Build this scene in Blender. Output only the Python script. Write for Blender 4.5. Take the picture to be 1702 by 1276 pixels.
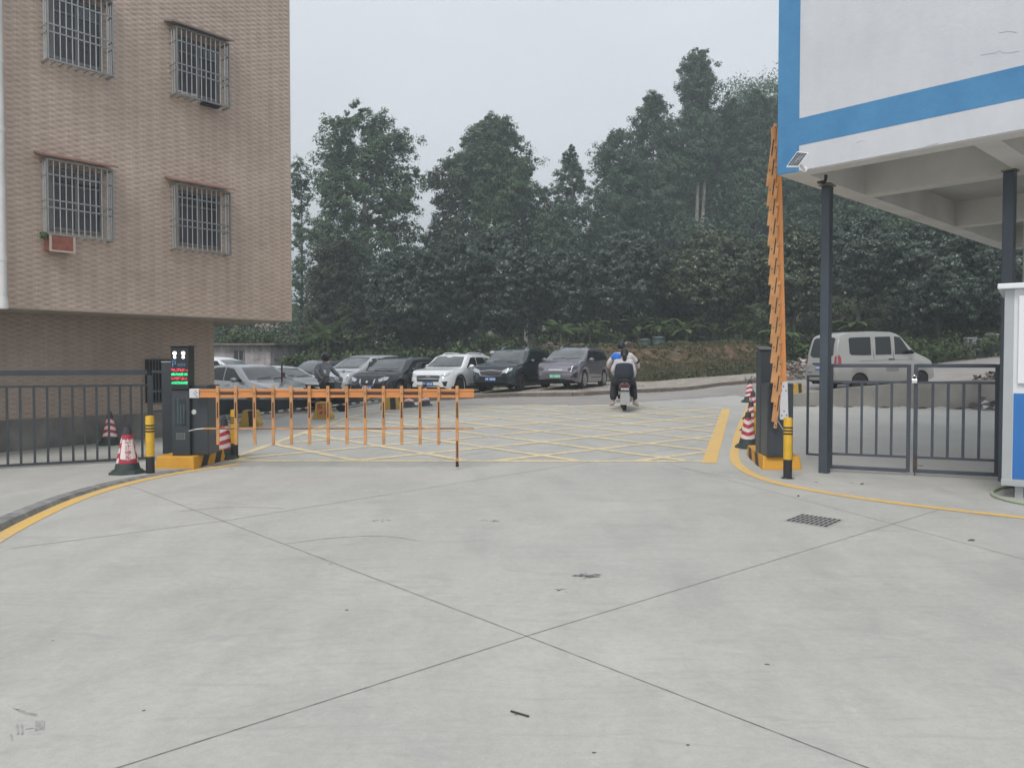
import bpy, bmesh, math, random
import numpy as np
from mathutils import Vector, Matrix
from mathutils.bvhtree import BVHTree
R = math.radians
C = bpy.context.scene.collection
scene = bpy.context.scene
for o in list(bpy.data.objects): bpy.data.objects.remove(o)
# ---------------- camera
F = 1300.0; CH = 1.5; PITCH = math.atan(36/1300.0)
cd = bpy.data.cameras.new('camera'); cam = bpy.data.objects.new('camera', cd); C.objects.link(cam)
cam.location = (0, 0, CH); cam.rotation_euler = (R(90)-PITCH, 0, 0)
cd.sensor_width = 36; cd.lens = F/1702*36; cd.clip_end = 2000; cd.clip_start = .05
scene.camera = cam
# ---------------- overcast world and sun
w = bpy.data.worlds.new('World'); scene.world = w; w.use_nodes = True
nt = w.node_tree; nt.nodes.clear(); L = nt.links.new
def N(t, **k):
    n = nt.nodes.new(t)
    for a, b in k.items(): setattr(n, a, b)
    return n
SUN_EL, SUN_RZ = 52, 205
sky = N('ShaderNodeTexSky', sky_type='NISHITA', sun_disc=False, sun_elevation=R(SUN_EL), sun_rotation=R(SUN_RZ), air_density=1.5, dust_density=4)
tc = N('ShaderNodeTexCoord'); sep = N('ShaderNodeSeparateXYZ'); L(tc.outputs['Generated'], sep.inputs[0])
ramp = N('ShaderNodeValToRGB'); L(sep.outputs['Z'], ramp.inputs[0])
ramp.color_ramp.elements[0].position = 0.0; ramp.color_ramp.elements[0].color = (6.85, 7.0, 7.25, 1)
ramp.color_ramp.elements[1].position = .55; ramp.color_ramp.elements[1].color = (5.1, 5.3, 5.75, 1)
nz = N('ShaderNodeTexNoise'); nz.inputs['Scale'].default_value = 2.2; nz.inputs['Detail'].default_value = 4
mpn = N('ShaderNodeMapping'); mpn.inputs['Scale'].default_value = (1, 1, 3); L(tc.outputs['Generated'], mpn.inputs[0]); L(mpn.outputs[0], nz.inputs[0])
mr = N('ShaderNodeMapRange'); L(nz.outputs[0], mr.inputs[0]); mr.inputs[1].default_value=.3; mr.inputs[2].default_value=.7; mr.inputs[3].default_value=.92; mr.inputs[4].default_value=1.05
vm = N('ShaderNodeVectorMath', operation='SCALE'); L(ramp.outputs[0], vm.inputs[0]); L(mr.outputs[0], vm.inputs['Scale'])
mx = N('ShaderNodeMix', data_type='RGBA'); mx.inputs[0].default_value = .93
L(sky.outputs[0], mx.inputs[6]); L(vm.outputs[0], mx.inputs[7])
bg = N('ShaderNodeBackground'); bg.inputs[1].default_value = .1; L(mx.outputs[2], bg.inputs[0])
ow = N('ShaderNodeOutputWorld'); L(bg.outputs[0], ow.inputs[0])
sd = bpy.data.lights.new('sun', 'SUN'); sd.energy = 1.5; sd.angle = R(24); sd.color = (1, .97, .93)
so = bpy.data.objects.new('sun', sd); C.objects.link(so)
so.rotation_euler = (R(90-SUN_EL), 0, R(180-SUN_RZ))   # light comes from behind and above the camera
scene.view_settings.view_transform = 'Standard'; scene.view_settings.look = 'None'
scene.view_settings.exposure = 0.74; scene.view_settings.gamma = 1
scene.render.engine = 'CYCLES'

# ---------------- pixel rays and terrain
def ray(px, py):
    u = (px-851)/F; v = (638-py)/F; c, s = math.cos(PITCH), math.sin(PITCH)
    return Vector((u, c+v*s, v*c-s))
def at_depth(px, py, Y):
    d = ray(px, py); return Vector((d.x/d.y*Y, Y, CH+d.z/d.y*Y))
def at_z(px, py, z=0.0):
    d = ray(px, py); t = (z-CH)/d.z; return Vector((d.x*t, d.y*t, z))
def sst(a, b, x):
    t = np.clip((x-a)/(b-a), 0, 1); return t*t*(3-2*t)
def hnoise(X, Y, s=1.0):
    return (np.sin(X*1.3*s+Y*.7*s)+np.sin(X*.53*s-Y*1.1*s+1.7)+np.sin(X*2.3*s+Y*1.9*s+.5)*.6)/2.6
def h(X, Y):
    X = np.asarray(X, float); Y = np.asarray(Y, float)
    S = sst(-7, 3, X)
    z = .027*np.clip(Y-11.7, 0, 18.3)*np.where(Y > 18, S+(1-S)*(1-sst(18, 24, Y)), 1)
    Xr = np.clip(X-5, 0, 30)
    yw = 22-.24*(X-7.9)
    z = z+(.03*Xr+.0021*Xr**2)*sst(-.12, .12, Y-yw)*sst(6, 8, X)
    yb = 35+.65*np.clip(X-5.8, 0, 14)
    d = Y-yb
    amp = .55+.6*sst(-8, 4, X)
    z = z+.14*sst(-5, 0, d)*sst(0, 5, X)
    amp = amp*(1-.75*sst(13, 18, X))
    z = z+amp*.55*sst(0, 1.1, d)+(amp*.45+.38)*sst(1.0, 3.2, d)+hnoise(X, Y)*.12*sst(0, 2, d)
    z = z+.04*np.clip(Y-46, 0, 200)+.17*np.clip(Y-50, 0, 60)*sst(-10, 25, X)
    z = z+.28*np.clip(Y-40, 0, 60)*sst(14, 28, X)
    return z
def hh(x, y): return float(h(x, y))
def G(px, py, dz=0.0):
    d = ray(px, py); t = 2.0; p = Vector((0, 0, CH))
    while t < 200:
        q = p+d*t
        if q.z <= hh(q.x, q.y)+dz: break
        t += .12
    a, b = t-.12, t
    for _ in range(12):
        m = (a+b)/2; q = p+d*m
        if q.z <= hh(q.x, q.y)+dz: b = m
        else: a = m
    return p+d*b

# ---------------- materials
MATS = {}
def mat(name, col, rough=.6, metal=0.0, var=.08, vs=3.0, bump=0.0, bs=40.0, coat=0.0, emit=0.0, spec=.5, alpha_trans=0.0):
    if name in MATS: return MATS[name]
    m = bpy.data.materials.new(name); m.use_nodes = True; t = m.node_tree; b = t.nodes['Principled BSDF']
    b.inputs['Roughness'].default_value = rough; b.inputs['Metallic'].default_value = metal
    b.inputs['Specular IOR Level'].default_value = spec; b.inputs['Coat Weight'].default_value = coat
    b.inputs['Coat Roughness'].default_value = .06
    c = (*col, 1); b.inputs['Base Color'].default_value = c
    t_ = t.nodes.new('ShaderNodeTexCoord')
    if var > 0:
        n = t.nodes.new('ShaderNodeTexNoise'); n.inputs['Scale'].default_value = vs; n.inputs['Detail'].default_value = 5
        t.links.new(t_.outputs['Object'], n.inputs[0])
        r = t.nodes.new('ShaderNodeMapRange'); r.inputs[1].default_value = .3; r.inputs[2].default_value = .7
        r.inputs[3].default_value = 1-var; r.inputs[4].default_value = 1+var
        t.links.new(n.outputs[0], r.inputs[0])
        v = t.nodes.new('ShaderNodeVectorMath'); v.operation = 'SCALE'; v.inputs[0].default_value = col
        t.links.new(r.outputs[0], v.inputs['Scale']); t.links.new(v.outputs[0], b.inputs['Base Color'])
    if bump > 0:
        n2 = t.nodes.new('ShaderNodeTexNoise'); n2.inputs['Scale'].default_value = bs; n2.inputs['Detail'].default_value = 4
        t.links.new(t_.outputs['Object'], n2.inputs[0])
        bp = t.nodes.new('ShaderNodeBump'); bp.inputs['Strength'].default_value = bump; bp.inputs['Distance'].default_value = .01
        t.links.new(n2.outputs[0], bp.inputs['Height']); t.links.new(bp.outputs[0], b.inputs['Normal'])
    if emit > 0:
        b.inputs['Emission Color'].default_value = c; b.inputs['Emission Strength'].default_value = emit
    MATS[name] = m; return m

class NB:                                   # small node-building helper
    def __init__(s, name):
        s.m = bpy.data.materials.new(name); s.m.use_nodes = True; s.t = s.m.node_tree
        s.b = s.t.nodes['Principled BSDF']; s.tc = s.n('ShaderNodeTexCoord')
    def n(s, typ, **k):
        x = s.t.nodes.new(typ)
        for a, b in k.items(): setattr(x, a, b)
        return x
    def l(s, a, b): s.t.links.new(a, b)
    def obj(s, scale=(1, 1, 1), rot=(0, 0, 0), loc=(0, 0, 0)):
        m = s.n('ShaderNodeMapping'); m.inputs['Scale'].default_value = scale; m.inputs['Rotation'].default_value = rot; m.inputs['Location'].default_value = loc
        s.l(s.tc.outputs['Object'], m.inputs[0]); return m.outputs[0]
    def noise(s, vec, sc, det=4, rough=.55, dist=0):
        x = s.n('ShaderNodeTexNoise'); x.inputs['Scale'].default_value = sc; x.inputs['Detail'].default_value = det
        x.inputs['Roughness'].default_value = rough; x.inputs['Distortion'].default_value = dist; s.l(vec, x.inputs[0]); return x.outputs[0]
    def ramp(s, fac, stops, interp='LINEAR'):
        x = s.n('ShaderNodeValToRGB'); s.l(fac, x.inputs[0]); e = x.color_ramp.elements; x.color_ramp.interpolation = interp
        while len(e) < len(stops): e.new(.5)
        for i, (p, c) in enumerate(stops):
            e[i].position = p; e[i].color = (*c, 1) if len(c) == 3 else c
        return x.outputs[0]
    def mix(s, fac, a, b, mode='MIX'):
        x = s.n('ShaderNodeMix', data_type='RGBA', blend_type=mode)
        for i, v in ((0, fac), (6, a), (7, b)):
            if isinstance(v, (int, float)): x.inputs[i].default_value = v
            elif isinstance(v, tuple): x.inputs[i].default_value = (*v, 1)
            else: s.l(v, x.inputs[i])
        return x.outputs[2]
    def math(s, op, a, b=0.0, c=0.0):
        x = s.n('ShaderNodeMath', operation=op)
        for i, v in enumerate((a, b, c)):
            if isinstance(v, (int, float)): x.inputs[i].default_value = v
            else: s.l(v, x.inputs[i])
        return x.outputs[0]
    def col(s, v, rough=.7):
        if isinstance(v, tuple): s.b.inputs['Base Color'].default_value = (*v, 1)
        else: s.l(v, s.b.inputs['Base Color'])
        s.b.inputs['Roughness'].default_value = rough
    def bump(s, height, st=.3, dist=.01):
        x = s.n('ShaderNodeBump'); x.inputs['Strength'].default_value = st; x.inputs['Distance'].default_value = dist
        s.l(height, x.inputs['Height']); s.l(x.outputs[0], s.b.inputs['Normal'])
def g3(v): return (v, v, v)

# ---------------- mesh helpers
def tag(o, label=None, cat=None, group=None, kind=None):
    if label: o['label'] = label
    if cat: o['category'] = cat
    if group: o['group'] = group
    if kind: o['kind'] = kind
    return o
def thing(name, label, cat, loc=(0, 0, 0), rz=0.0, group=None):
    o = bpy.data.objects.new(name, None); C.objects.link(o); o.empty_display_size = .2
    o.location = loc; o.rotation_euler = (0, 0, rz)
    return tag(o, label, cat, group)
def copy_tree(o, parent=None):
    c = o.copy(); C.objects.link(c); c.parent = parent
    for ch in list(o.children): copy_tree(ch, c)
    return c
class MB:
    def __init__(s): s.v = []; s.f = []; s.M = Matrix.Identity(4)
    def add(s, vs, fs):
        b = len(s.v); s.v += [tuple(s.M @ Vector(p)) for p in vs]; s.f += [tuple(b+i for i in f) for f in fs]; return s
    def box(s, x0, x1, y0, y1, z0, z1):
        return s.add([(x0,y0,z0),(x1,y0,z0),(x1,y1,z0),(x0,y1,z0),(x0,y0,z1),(x1,y0,z1),(x1,y1,z1),(x0,y1,z1)],
                     [(0,3,2,1),(4,5,6,7),(0,1,5,4),(1,2,6,5),(2,3,7,6),(3,0,4,7)])
    def bar(s, p, q, wx, wz, up=(0, 0, 1)):   # rectangular bar p->q
        p, q = Vector(p), Vector(q); d = (q-p).normalized(); u = Vector(up)
        if abs(d.dot(u)) > .98: u = Vector((0, 1, 0))
        a = d.cross(u).normalized()*wx/2; b = a.cross(d).normalized()*wz/2
        return s.add([p-a-b, p+a-b, p+a+b, p-a+b, q-a-b, q+a-b, q+a+b, q-a+b],
                     [(0,1,2,3),(7,6,5,4),(0,4,5,1),(1,5,6,2),(2,6,7,3),(3,7,4,0)])
    def tube(s, pts, r, n=8, cap=True):
        pts = [Vector(p) for p in pts]; rs = r if isinstance(r, (list, tuple)) else [r]*len(pts)
        vs = []; fs = []; prev = None
        for i, p in enumerate(pts):
            d = (pts[min(i+1, len(pts)-1)]-pts[max(i-1, 0)]).normalized()
            if prev is None:
                a = d.cross(Vector((0, 0, 1)));  a = d.cross(Vector((0, 1, 0))) if a.length < .05 else a
            else: a = prev-d*prev.dot(d)
            a.normalize(); prev = a; b = d.cross(a)
            for k in range(n):
                t = 2*math.pi*k/n; vs.append(p+(a*math.cos(t)+b*math.sin(t))*rs[i])
        for i in range(len(pts)-1):
            for k in range(n):
                fs.append((i*n+k, i*n+(k+1) % n, (i+1)*n+(k+1) % n, (i+1)*n+k))
        if cap: fs += [tuple(reversed(range(n))), tuple((len(pts)-1)*n+k for k in range(n))]
        return s.add(vs, fs)
    def lathe(s, prof, n=24, c=(0, 0, 0), axis='z'):
        vs = []; fs = []
        for (r, z) in prof:
            for k in range(n):
                t = 2*math.pi*k/n; x, y = r*math.cos(t), r*math.sin(t)
                p = (x, y, z) if axis == 'z' else ((x, z, y) if axis == 'y' else (z, x, y))
                vs.append((p[0]+c[0], p[1]+c[1], p[2]+c[2]))
        for i in range(len(prof)-1):
            for k in range(n): fs.append((i*n+k, i*n+(k+1) % n, (i+1)*n+(k+1) % n, (i+1)*n+k))
        if prof[0][0] > 1e-4: fs.append(tuple(reversed(range(n))))
        if prof[-1][0] > 1e-4: fs.append(tuple((len(prof)-1)*n+k for k in range(n)))
        return s.add(vs, fs)
    def prism(s, poly, z0, z1):
        n = len(poly); vs = [(x, y, z0) for x, y in poly]+[(x, y, z1) for x, y in poly]
        return s.add(vs, [tuple(reversed(range(n))), tuple(range(n, 2*n))]+[(i, (i+1) % n, n+(i+1) % n, n+i) for i in range(n)])
    def ball(s, c, r, n=12, sc=(1, 1, 1)):
        vs = []; fs = []; m = n//2+1
        for i in range(m+1):
            a = math.pi*i/m
            for k in range(n):
                t = 2*math.pi*k/n
                vs.append((c[0]+r*sc[0]*math.sin(a)*math.cos(t), c[1]+r*sc[1]*math.sin(a)*math.sin(t), c[2]+r*sc[2]*math.cos(a)))
        for i in range(m):
            for k in range(n): fs.append((i*n+k, i*n+(k+1) % n, (i+1)*n+(k+1) % n, (i+1)*n+k))
        return s.add(vs, fs)
    def strip(s, a, b):                       # surface between two polylines
        n = len(a); return s.add(list(a)+list(b), [(i, i+1, n+i+1, n+i) for i in range(n-1)])
    def build(s, name, m, parent=None, smooth=False, bevel=0.0, angle=35, label=None):
        me = bpy.data.meshes.new(name); me.from_pydata(s.v, [], s.f); me.validate()
        bm = bmesh.new(); bm.from_mesh(me); bmesh.ops.remove_doubles(bm, verts=bm.verts, dist=1e-5)
        bmesh.ops.recalc_face_normals(bm, faces=bm.faces); bm.to_mesh(me); bm.free()
        if smooth:
            me.polygons.foreach_set('use_smooth', [True]*len(me.polygons)); me.set_sharp_from_angle(angle=R(angle))
        me.materials.append(m)
        o = bpy.data.objects.new(name, me); C.objects.link(o); o.parent = parent
        if bevel > 0:
            md = o.modifiers.new('bevel', 'BEVEL'); md.width = bevel; md.segments = 2; md.limit_method = 'ANGLE'; md.angle_limit = R(40)
        if label: o['label'] = label
        return o
def fastmesh(name, V, Fq, m, parent=None, smooth=False):     # big numpy meshes, V (n,3), Fq (k,4 or 3)
    me = bpy.data.meshes.new(name); k = Fq.shape[1]
    me.vertices.add(len(V)); me.vertices.foreach_set('co', np.ascontiguousarray(V, np.float32).ravel())
    me.loops.add(Fq.size); me.loops.foreach_set('vertex_index', Fq.astype(np.int32).ravel())
    me.polygons.add(len(Fq)); me.polygons.foreach_set('loop_start', np.arange(0, Fq.size, k, dtype=np.int32))
    me.update(calc_edges=True); me.validate()
    if smooth: me.polygons.foreach_set('use_smooth', [True]*len(me.polygons))
    me.materials.append(m)
    o = bpy.data.objects.new(name, me); C.objects.link(o); o.parent = parent; return o
def text_mesh(name, txt, size, m, parent, M, extrude=.001, align='CENTER', bold=0.0):
    c = bpy.data.curves.new('t', 'FONT'); c.body = txt; c.size = size; c.align_x = align; c.align_y = 'CENTER'; c.extrude = extrude; c.offset = bold
    o = bpy.data.objects.new('t', c); C.objects.link(o)
    dg = bpy.context.evaluated_depsgraph_get(); me = bpy.data.meshes.new_from_object(o.evaluated_get(dg))
    bpy.data.objects.remove(o); me.transform(M); me.materials.clear(); me.materials.append(m); me.name = name
    q = bpy.data.objects.new(name, me); C.objects.link(q); q.parent = parent; return q
# ================= ground materials
nb = NB('concrete_paving'); ob = nb.obj()
n1 = nb.noise(ob, .35, 5, .6); n2 = nb.noise(nb.obj((1, .45, 1), (0, 0, .5)), 2.2, 6, .65, .6); n3 = nb.noise(ob, 18, 5, .7); n4 = nb.noise(ob, 150, 3, .6)
c = nb.ramp(n1, [(.3, (.385, .382, .352)), (.7, (.468, .457, .422))])
c = nb.mix(.75, c, nb.ramp(n2, [(.28, g3(.86)), (.5, g3(1.0)), (.72, g3(1.09))]), 'MULTIPLY')
c = nb.mix(.6, c, nb.ramp(n3, [(.3, g3(.88)), (.6, g3(1.05))]), 'MULTIPLY')
c = nb.mix(.5, c, nb.ramp(n4, [(.35, g3(.86)), (.6, g3(1.06))]), 'MULTIPLY')
n5 = nb.noise(ob, 1.1, 6, .75, 1.5)       # dark scuffs and old spills
c = nb.mix(nb.ramp(n5, [(.66, g3(0)), (.8, g3(.4))]), c, (.25, .25, .24))
n6 = nb.noise(nb.obj((.6, 3.0, 1), (0, 0, -.35)), 1.6, 6, .7, 2.2)   # curved tyre and trowel streaks
c = nb.mix(nb.ramp(n6, [(.52, g3(0)), (.70, g3(.5))]), c, (.31, .31, .30))
n7 = nb.noise(nb.obj((1, 1, 1), (0, 0, 0), (7, 3, 0)), 3.7, 7, .8, 1.0)   # pale laitance patches
c = nb.mix(nb.ramp(n7, [(.55, g3(0)), (.72, g3(.45))]), c, (.54, .53, .50))
nb.col(c); nb.l(nb.ramp(n2, [(.2, g3(.55)), (.8, g3(.82))]), nb.b.inputs['Roughness']); nb.bump(nb.math('ADD', n4, nb.math('MULTIPLY', n3, 1.5)), .12, .004)
M_conc = nb.m
nb = NB('old_road_surface'); ob = nb.obj()
c = nb.ramp(nb.noise(ob, .9, 5, .6), [(.3, (.25, .235, .22)), (.7, (.34, .32, .30))])
c = nb.mix(.6, c, nb.ramp(nb.noise(ob, 60, 3), [(.3, g3(.8)), (.7, g3(1.15))]), 'MULTIPLY'); nb.col(c, .85); M_road = nb.m
nb = NB('gravelly_dirt'); ob = nb.obj()
c = nb.ramp(nb.noise(ob, 1.6, 6, .7), [(.3, (.20, .17, .135)), (.5, (.34, .31, .26)), (.72, (.46, .43, .38))])
c = nb.mix(.8, c, nb.ramp(nb.noise(ob, 25, 4, .7), [(.3, g3(.65)), (.7, g3(1.25))]), 'MULTIPLY'); nb.col(c, .95); nb.bump(nb.noise(ob, 20, 4), .8, .03); M_dirt = nb.m
nb = NB('bank_soil_and_weeds'); ob = nb.obj()
c = nb.ramp(nb.noise(ob, .55, 6, .65, .4), [(.36, (.045, .055, .028)), (.52, (.085, .078, .045)), (.64, (.16, .11, .065)), (.78, (.22, .14, .08))])
c = nb.mix(.9, c, nb.ramp(nb.noise(ob, 6, 5, .7), [(.3, g3(.55)), (.7, g3(1.3))]), 'MULTIPLY'); nb.col(c, .95); nb.bump(nb.noise(ob, 5, 5, .7), 1.0, .15); M_soil = nb.m
nb = NB('red_soil'); ob = nb.obj()
c = nb.ramp(nb.noise(ob, 2.5, 6, .7, .5), [(.3, (.17, .095, .055)), (.5, (.31, .18, .105)), (.7, (.42, .27, .17))])
c = nb.mix(nb.ramp(nb.noise(nb.obj((.6, 1.4, 1)), 1.3, 6, .75, .8), [(.42, g3(0)), (.56, g3(.85))]), c, (.115, .115, .06))
nb.col(c, .95); nb.bump(nb.noise(ob, 5, 6, .75), 1.0, .3); M_earth = nb.m
def paint_mat(name, a, wear):
    nb = NB(name); ob = nb.obj(); n = nb.noise(ob, 9, 6, .75); k = nb.noise(ob, 1.3, 3)
    f = nb.ramp(nb.math('ADD', nb.math('MULTIPLY', n, .7), nb.math('MULTIPLY', k, .3)), [(wear-.06, g3(0)), (wear+.07, g3(1))])
    c = nb.mix(f, (.43, .41, .37), a); c = nb.mix(.5, c, nb.ramp(nb.noise(ob, 40, 4), [(.3, g3(.85)), (.7, g3(1.12))]), 'MULTIPLY')
    nb.col(c, .6); return nb.m
M_yel = paint_mat('yellow_road_paint', (.72, .47, .15), .40)
M_yel2 = paint_mat('worn_yellow_road_paint', (.74, .60, .34), .45)

# ================= terrain, one sheet to the horizon
xs = np.unique(np.round(np.concatenate([np.arange(-400, -60, 20), np.arange(-60, -14, 1.5), np.arange(-14, 22, .3), np.arange(22, 90, 1.2), np.arange(90, 401, 20)]), 3))
ys = np.unique(np.round(np.concatenate([np.arange(-30, 11, 1.5), np.arange(11, 17, .5), np.arange(17, 42, .22), np.arange(42, 110, 1.2), np.arange(110, 700, 25)]), 3))
def sheet_grid(xs, ys, dz, name, m, maskf=None):
    X, Y = np.meshgrid(xs, ys); Z = h(X, np.minimum(Y, 110))+dz
    V = np.stack([X.ravel(), Y.ravel(), Z.ravel()], 1); nx, ny = len(xs), len(ys)
    i, j = np.meshgrid(np.arange(nx-1), np.arange(ny-1)); a = (j*nx+i).ravel()
    Fq = np.stack([a, a+1, a+nx+1, a+nx], 1)
    if maskf is not None:
        cx = (V[Fq[:, 0], 0]+V[Fq[:, 2], 0])/2; cy = (V[Fq[:, 0], 1]+V[Fq[:, 2], 1])/2; Fq = Fq[maskf(cx, cy)]
    u, inv = np.unique(Fq, return_inverse=True)
    return fastmesh(name, V[u], inv.reshape(Fq.shape), m, smooth=True)
tag(sheet_grid(xs, ys, 0, 'ground', M_soil), kind='structure')
def kerbY(X): return np.where(X < 2.2, 27+(-1.1)*sst(-1.2, 2.2, X), 25.9+.68*(np.asarray(X)-2.2))
def bankY(X): return 35+.65*np.clip(np.asarray(X)-5.8, 0, 14)
xs2 = np.arange(-30, 40.01, .3); ys2 = np.unique(np.round(np.concatenate([np.arange(-12, 11, 1.0), np.arange(11, 34, .22)]), 3))
tag(sheet_grid(xs2, ys2, .004, 'paving', M_conc, lambda x, y: (y < kerbY(x)-.2) & (y < np.where(x < -3.5, 26, 60)) & (y < np.where(x > 7.5, 21.9-.24*(x-7.9), 60))), kind='structure')
xs3 = np.arange(-34, 44.01, .3); ys3 = np.arange(17, 50, .22)
tag(sheet_grid(xs3, ys3, .006, 'verge', M_dirt, lambda x, y: (((y > kerbY(x)-.2) & (y < bankY(x)+.15)) | ((y > 17.2) & (x < -5.5+(y-19)*.18) & (y < bankY(x)+.15))) & (x < 13)), kind='structure')
# the older road running across, and its climbing part behind the low wall
def road_mask(x, y):
    k = kerbY(x)
    return (((y < k-.2) & (y > k-3.6-.0*x) & (x > -3) & (x < 8.2)) | ((x >= 7.2) & (y > 22.25-.24*(x-7.9)) & (y < 29+.62*(x-7)))) & (x < 42)
tag(sheet_grid(np.arange(-8, 44.01, .3), np.arange(17, 55, .22), .010, 'road', M_road, road_mask), kind='structure')
# kerb along the far side of the road
mb = MB(); kx = np.arange(-4, 12.01, .4)
for a, b in zip(kx[:-1], kx[1:]):
    pa, pb = Vector((a, float(kerbY(a)), hh(a, kerbY(a))+.05)), Vector((b, float(kerbY(b)), hh(b, kerbY(b))+.05))
    mb.bar(pa, pb, .13, .16)
tag(mb.build('kerb', mat('kerb_stone', (.17, .14, .12), .9, var=.25, vs=4), None), kind='structure')
# grassy ledge and red soil cut on top of the bank
def patch(name, m, x0, x1, d0, d1, dz, kind='structure'):
    n = int((x1-x0)/.35)+1; a = []; rows = 7; mb = MB(); g = []
    for i in range(n):
        x = x0+(x1-x0)*i/(n-1); col_ = []
        for j in range(rows):
            d = d0+(d1-d0)*j/(rows-1)+.25*math.sin(x*1.7+j)+.15*math.sin(x*4.1)
            y = float(bankY(x))+d; col_.append((x, y, hh(x, y)+dz+.03*math.sin(x*5+j*2)))
        g.append(col_)
    for i in range(n-1): mb.strip(g[i], g[i+1])
    o = mb.build(name, m, smooth=True); tag(o, kind=kind); return o
patch('soil_bank', M_earth, 2.6, 14.8, 1.0, 3.0, .04)

# ================= painted lines
def line_on_ground(mb, pts, wd, dz=.0078, step=.22, sides=None):
    P = [pts[0]]
    for a, b in zip(pts[:-1], pts[1:]):
        n = max(1, int((Vector(b)-Vector(a)).length/step))
        P += [tuple(Vector(a).lerp(Vector(b), (i+1)/n)) for i in range(n)]
    A = []; B = []
    for i, p in enumerate(P):
        d = (Vector(P[min(i+1, len(P)-1)][:2])-Vector(P[max(i-1, 0)][:2])).normalized(); nn = Vector((-d.y, d.x))
        w_ = wd(i/(len(P)-1)) if callable(wd) else wd
        for s_, Lst in ((-.5, A), (.5, B)):
            x, y = p[0]+nn.x*w_*s_, p[1]+nn.y*w_*s_; Lst.append((x, y, hh(x, y)+dz))
    mb.strip(A, B); return mb
def g2(px, py): p = G(px, py); return (p.x, p.y)
def smooth_path(P, n=2):
    for _ in range(n):
        Q = [P[0]]
        for a, b in zip(P[:-1], P[1:]):
            a, b = Vector(a), Vector(b); Q += [tuple(a.lerp(b, .25)), tuple(a.lerp(b, .75))]
        P = Q+[P[-1]]
    return P
mb = MB(); LK = smooth_path([g2(-60, 932), g2(0, 893), g2(60, 861), g2(130, 829), g2(200, 807), g2(260, 793), g2(330, 781), g2(400, 771)])
line_on_ground(mb, [tuple(p) for p in LK], .15)
tag(mb.build('kerb_marking', M_yel), kind='structure')
mb = MB(); RK = smooth_path([g2(1252, 662), g2(1240, 690), g2(1230, 715), g2(1222, 742), g2(1219, 762), g2(1232, 779), g2(1262, 795), g2(1310, 808), g2(1400, 824), g2(1500, 838), g2(1600, 850), g2(1702, 861), g2(1800, 872)])
line_on_ground(mb, [tuple(p) for p in RK], lambda t: .17 if t < .5 else .14)
tag(mb.build('kerb_marking', M_yel), kind='structure')
mb = MB(); line_on_ground(mb, [g2(1207, 680), g2(1178, 770)], lambda t: .22); tag(mb.build('lane_line', M_yel), kind='structure')
# hatched keep-clear box
BL0, BL1, BR0, BR1 = Vector(g2(372, 766)), Vector(g2(662, 678)), Vector(g2(1170, 767)), Vector(g2(1203, 679))
mb = MB()
for a, b in ((BL0, BR0), (BL0, BL1), (BL1, BR1)): line_on_ground(mb, [tuple(a), tuple(b)], .14, .0085)
poly = [BL0, BR0, BR1, BL1]
def clip_line(p, d):
    ts = []
    for i in range(4):
        a, b = poly[i], poly[(i+1) % 4]; e = b-a; den = d.x*e.y-d.y*e.x
        if abs(den) < 1e-6: continue
        q = a-p; t = (q.x*e.y-q.y*e.x)/den; u = (q.x*d.y-q.y*d.x)/den
        if 0 <= u <= 1: ts.append(t)
    return (min(ts), max(ts)) if len(ts) >= 2 else None
base = Vector(g2(993, 747))
for ang, dz, sp in ((37, .0095, 1.3), (-46, .0105, 1.2)):
    d = Vector((math.cos(R(ang)), math.sin(R(ang)))); nn = Vector((-d.y, d.x))
    for k in range(-14, 15):
        p = base+nn*sp*k; r_ = clip_line(p, d)
        if r_ and r_[1]-r_[0] > .4: line_on_ground(mb, [tuple(p+d*r_[0]), tuple(p+d*r_[1])], .14, dz)
tag(mb.build('keep_clear_box', M_yel2), kind='structure')
# joints cut in the slab
M_joint = mat('joint_sealant', (.21, .205, .195), .9, var=.4, vs=8)
mb = MB(); J = lambda pts, w_=.0085: line_on_ground(mb, [g2(*p) for p in pts], w_, .0055, .5)
J([(228, 812), (875, 1058), (1475, 1290)]); J([(150, 1292), (875, 1058), (1560, 848)]); J([(20, 912), (380, 865), (960, 771)]); J([(1110, 771), (1702, 930)], .006)
J([(172, 800), (228, 812)], .008); J([(960, 771), (1190, 735)], .008); J([(0, 800), (256, 782)], .008)
tag(mb.build('slab_joints', M_joint), kind='structure')
# left kerb: raised edge that dies out towards the barrier
f0 = []; f1 = []; top = []; far = []; n = len(LK)
for i, p in enumerate(LK):
    d = Vector(LK[min(i+1, n-1)])-Vector(LK[max(i-1, 0)]); d.normalize(); nn = Vector((-d.y, d.x)); t = i/(n-1); hgt = .075*(1-t)**1.2+.006
    for Lst, k_, z in ((f0, .085, .004), (f1, .105, hgt), (top, .12+.16*(1-t)**.7, hgt+.004), (far, 2.6, .008)):
        a = Vector(p)+nn*k_; Lst.append((a.x, a.y, z))
mb = MB(); mb.strip(f0, f1); mb.strip(f1, top); mb.strip(top, [(x, y, z-.15) for x, y, z in top])
tag(mb.build('kerb', mat('grey_kerb', (.22, .222, .212), .9, var=.35, vs=9)), kind='structure')
mb = MB(); mb.strip([(x, y, z-.003) for x, y, z in top], far); tag(mb.build('pavement', M_conc), kind='structure')
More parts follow.
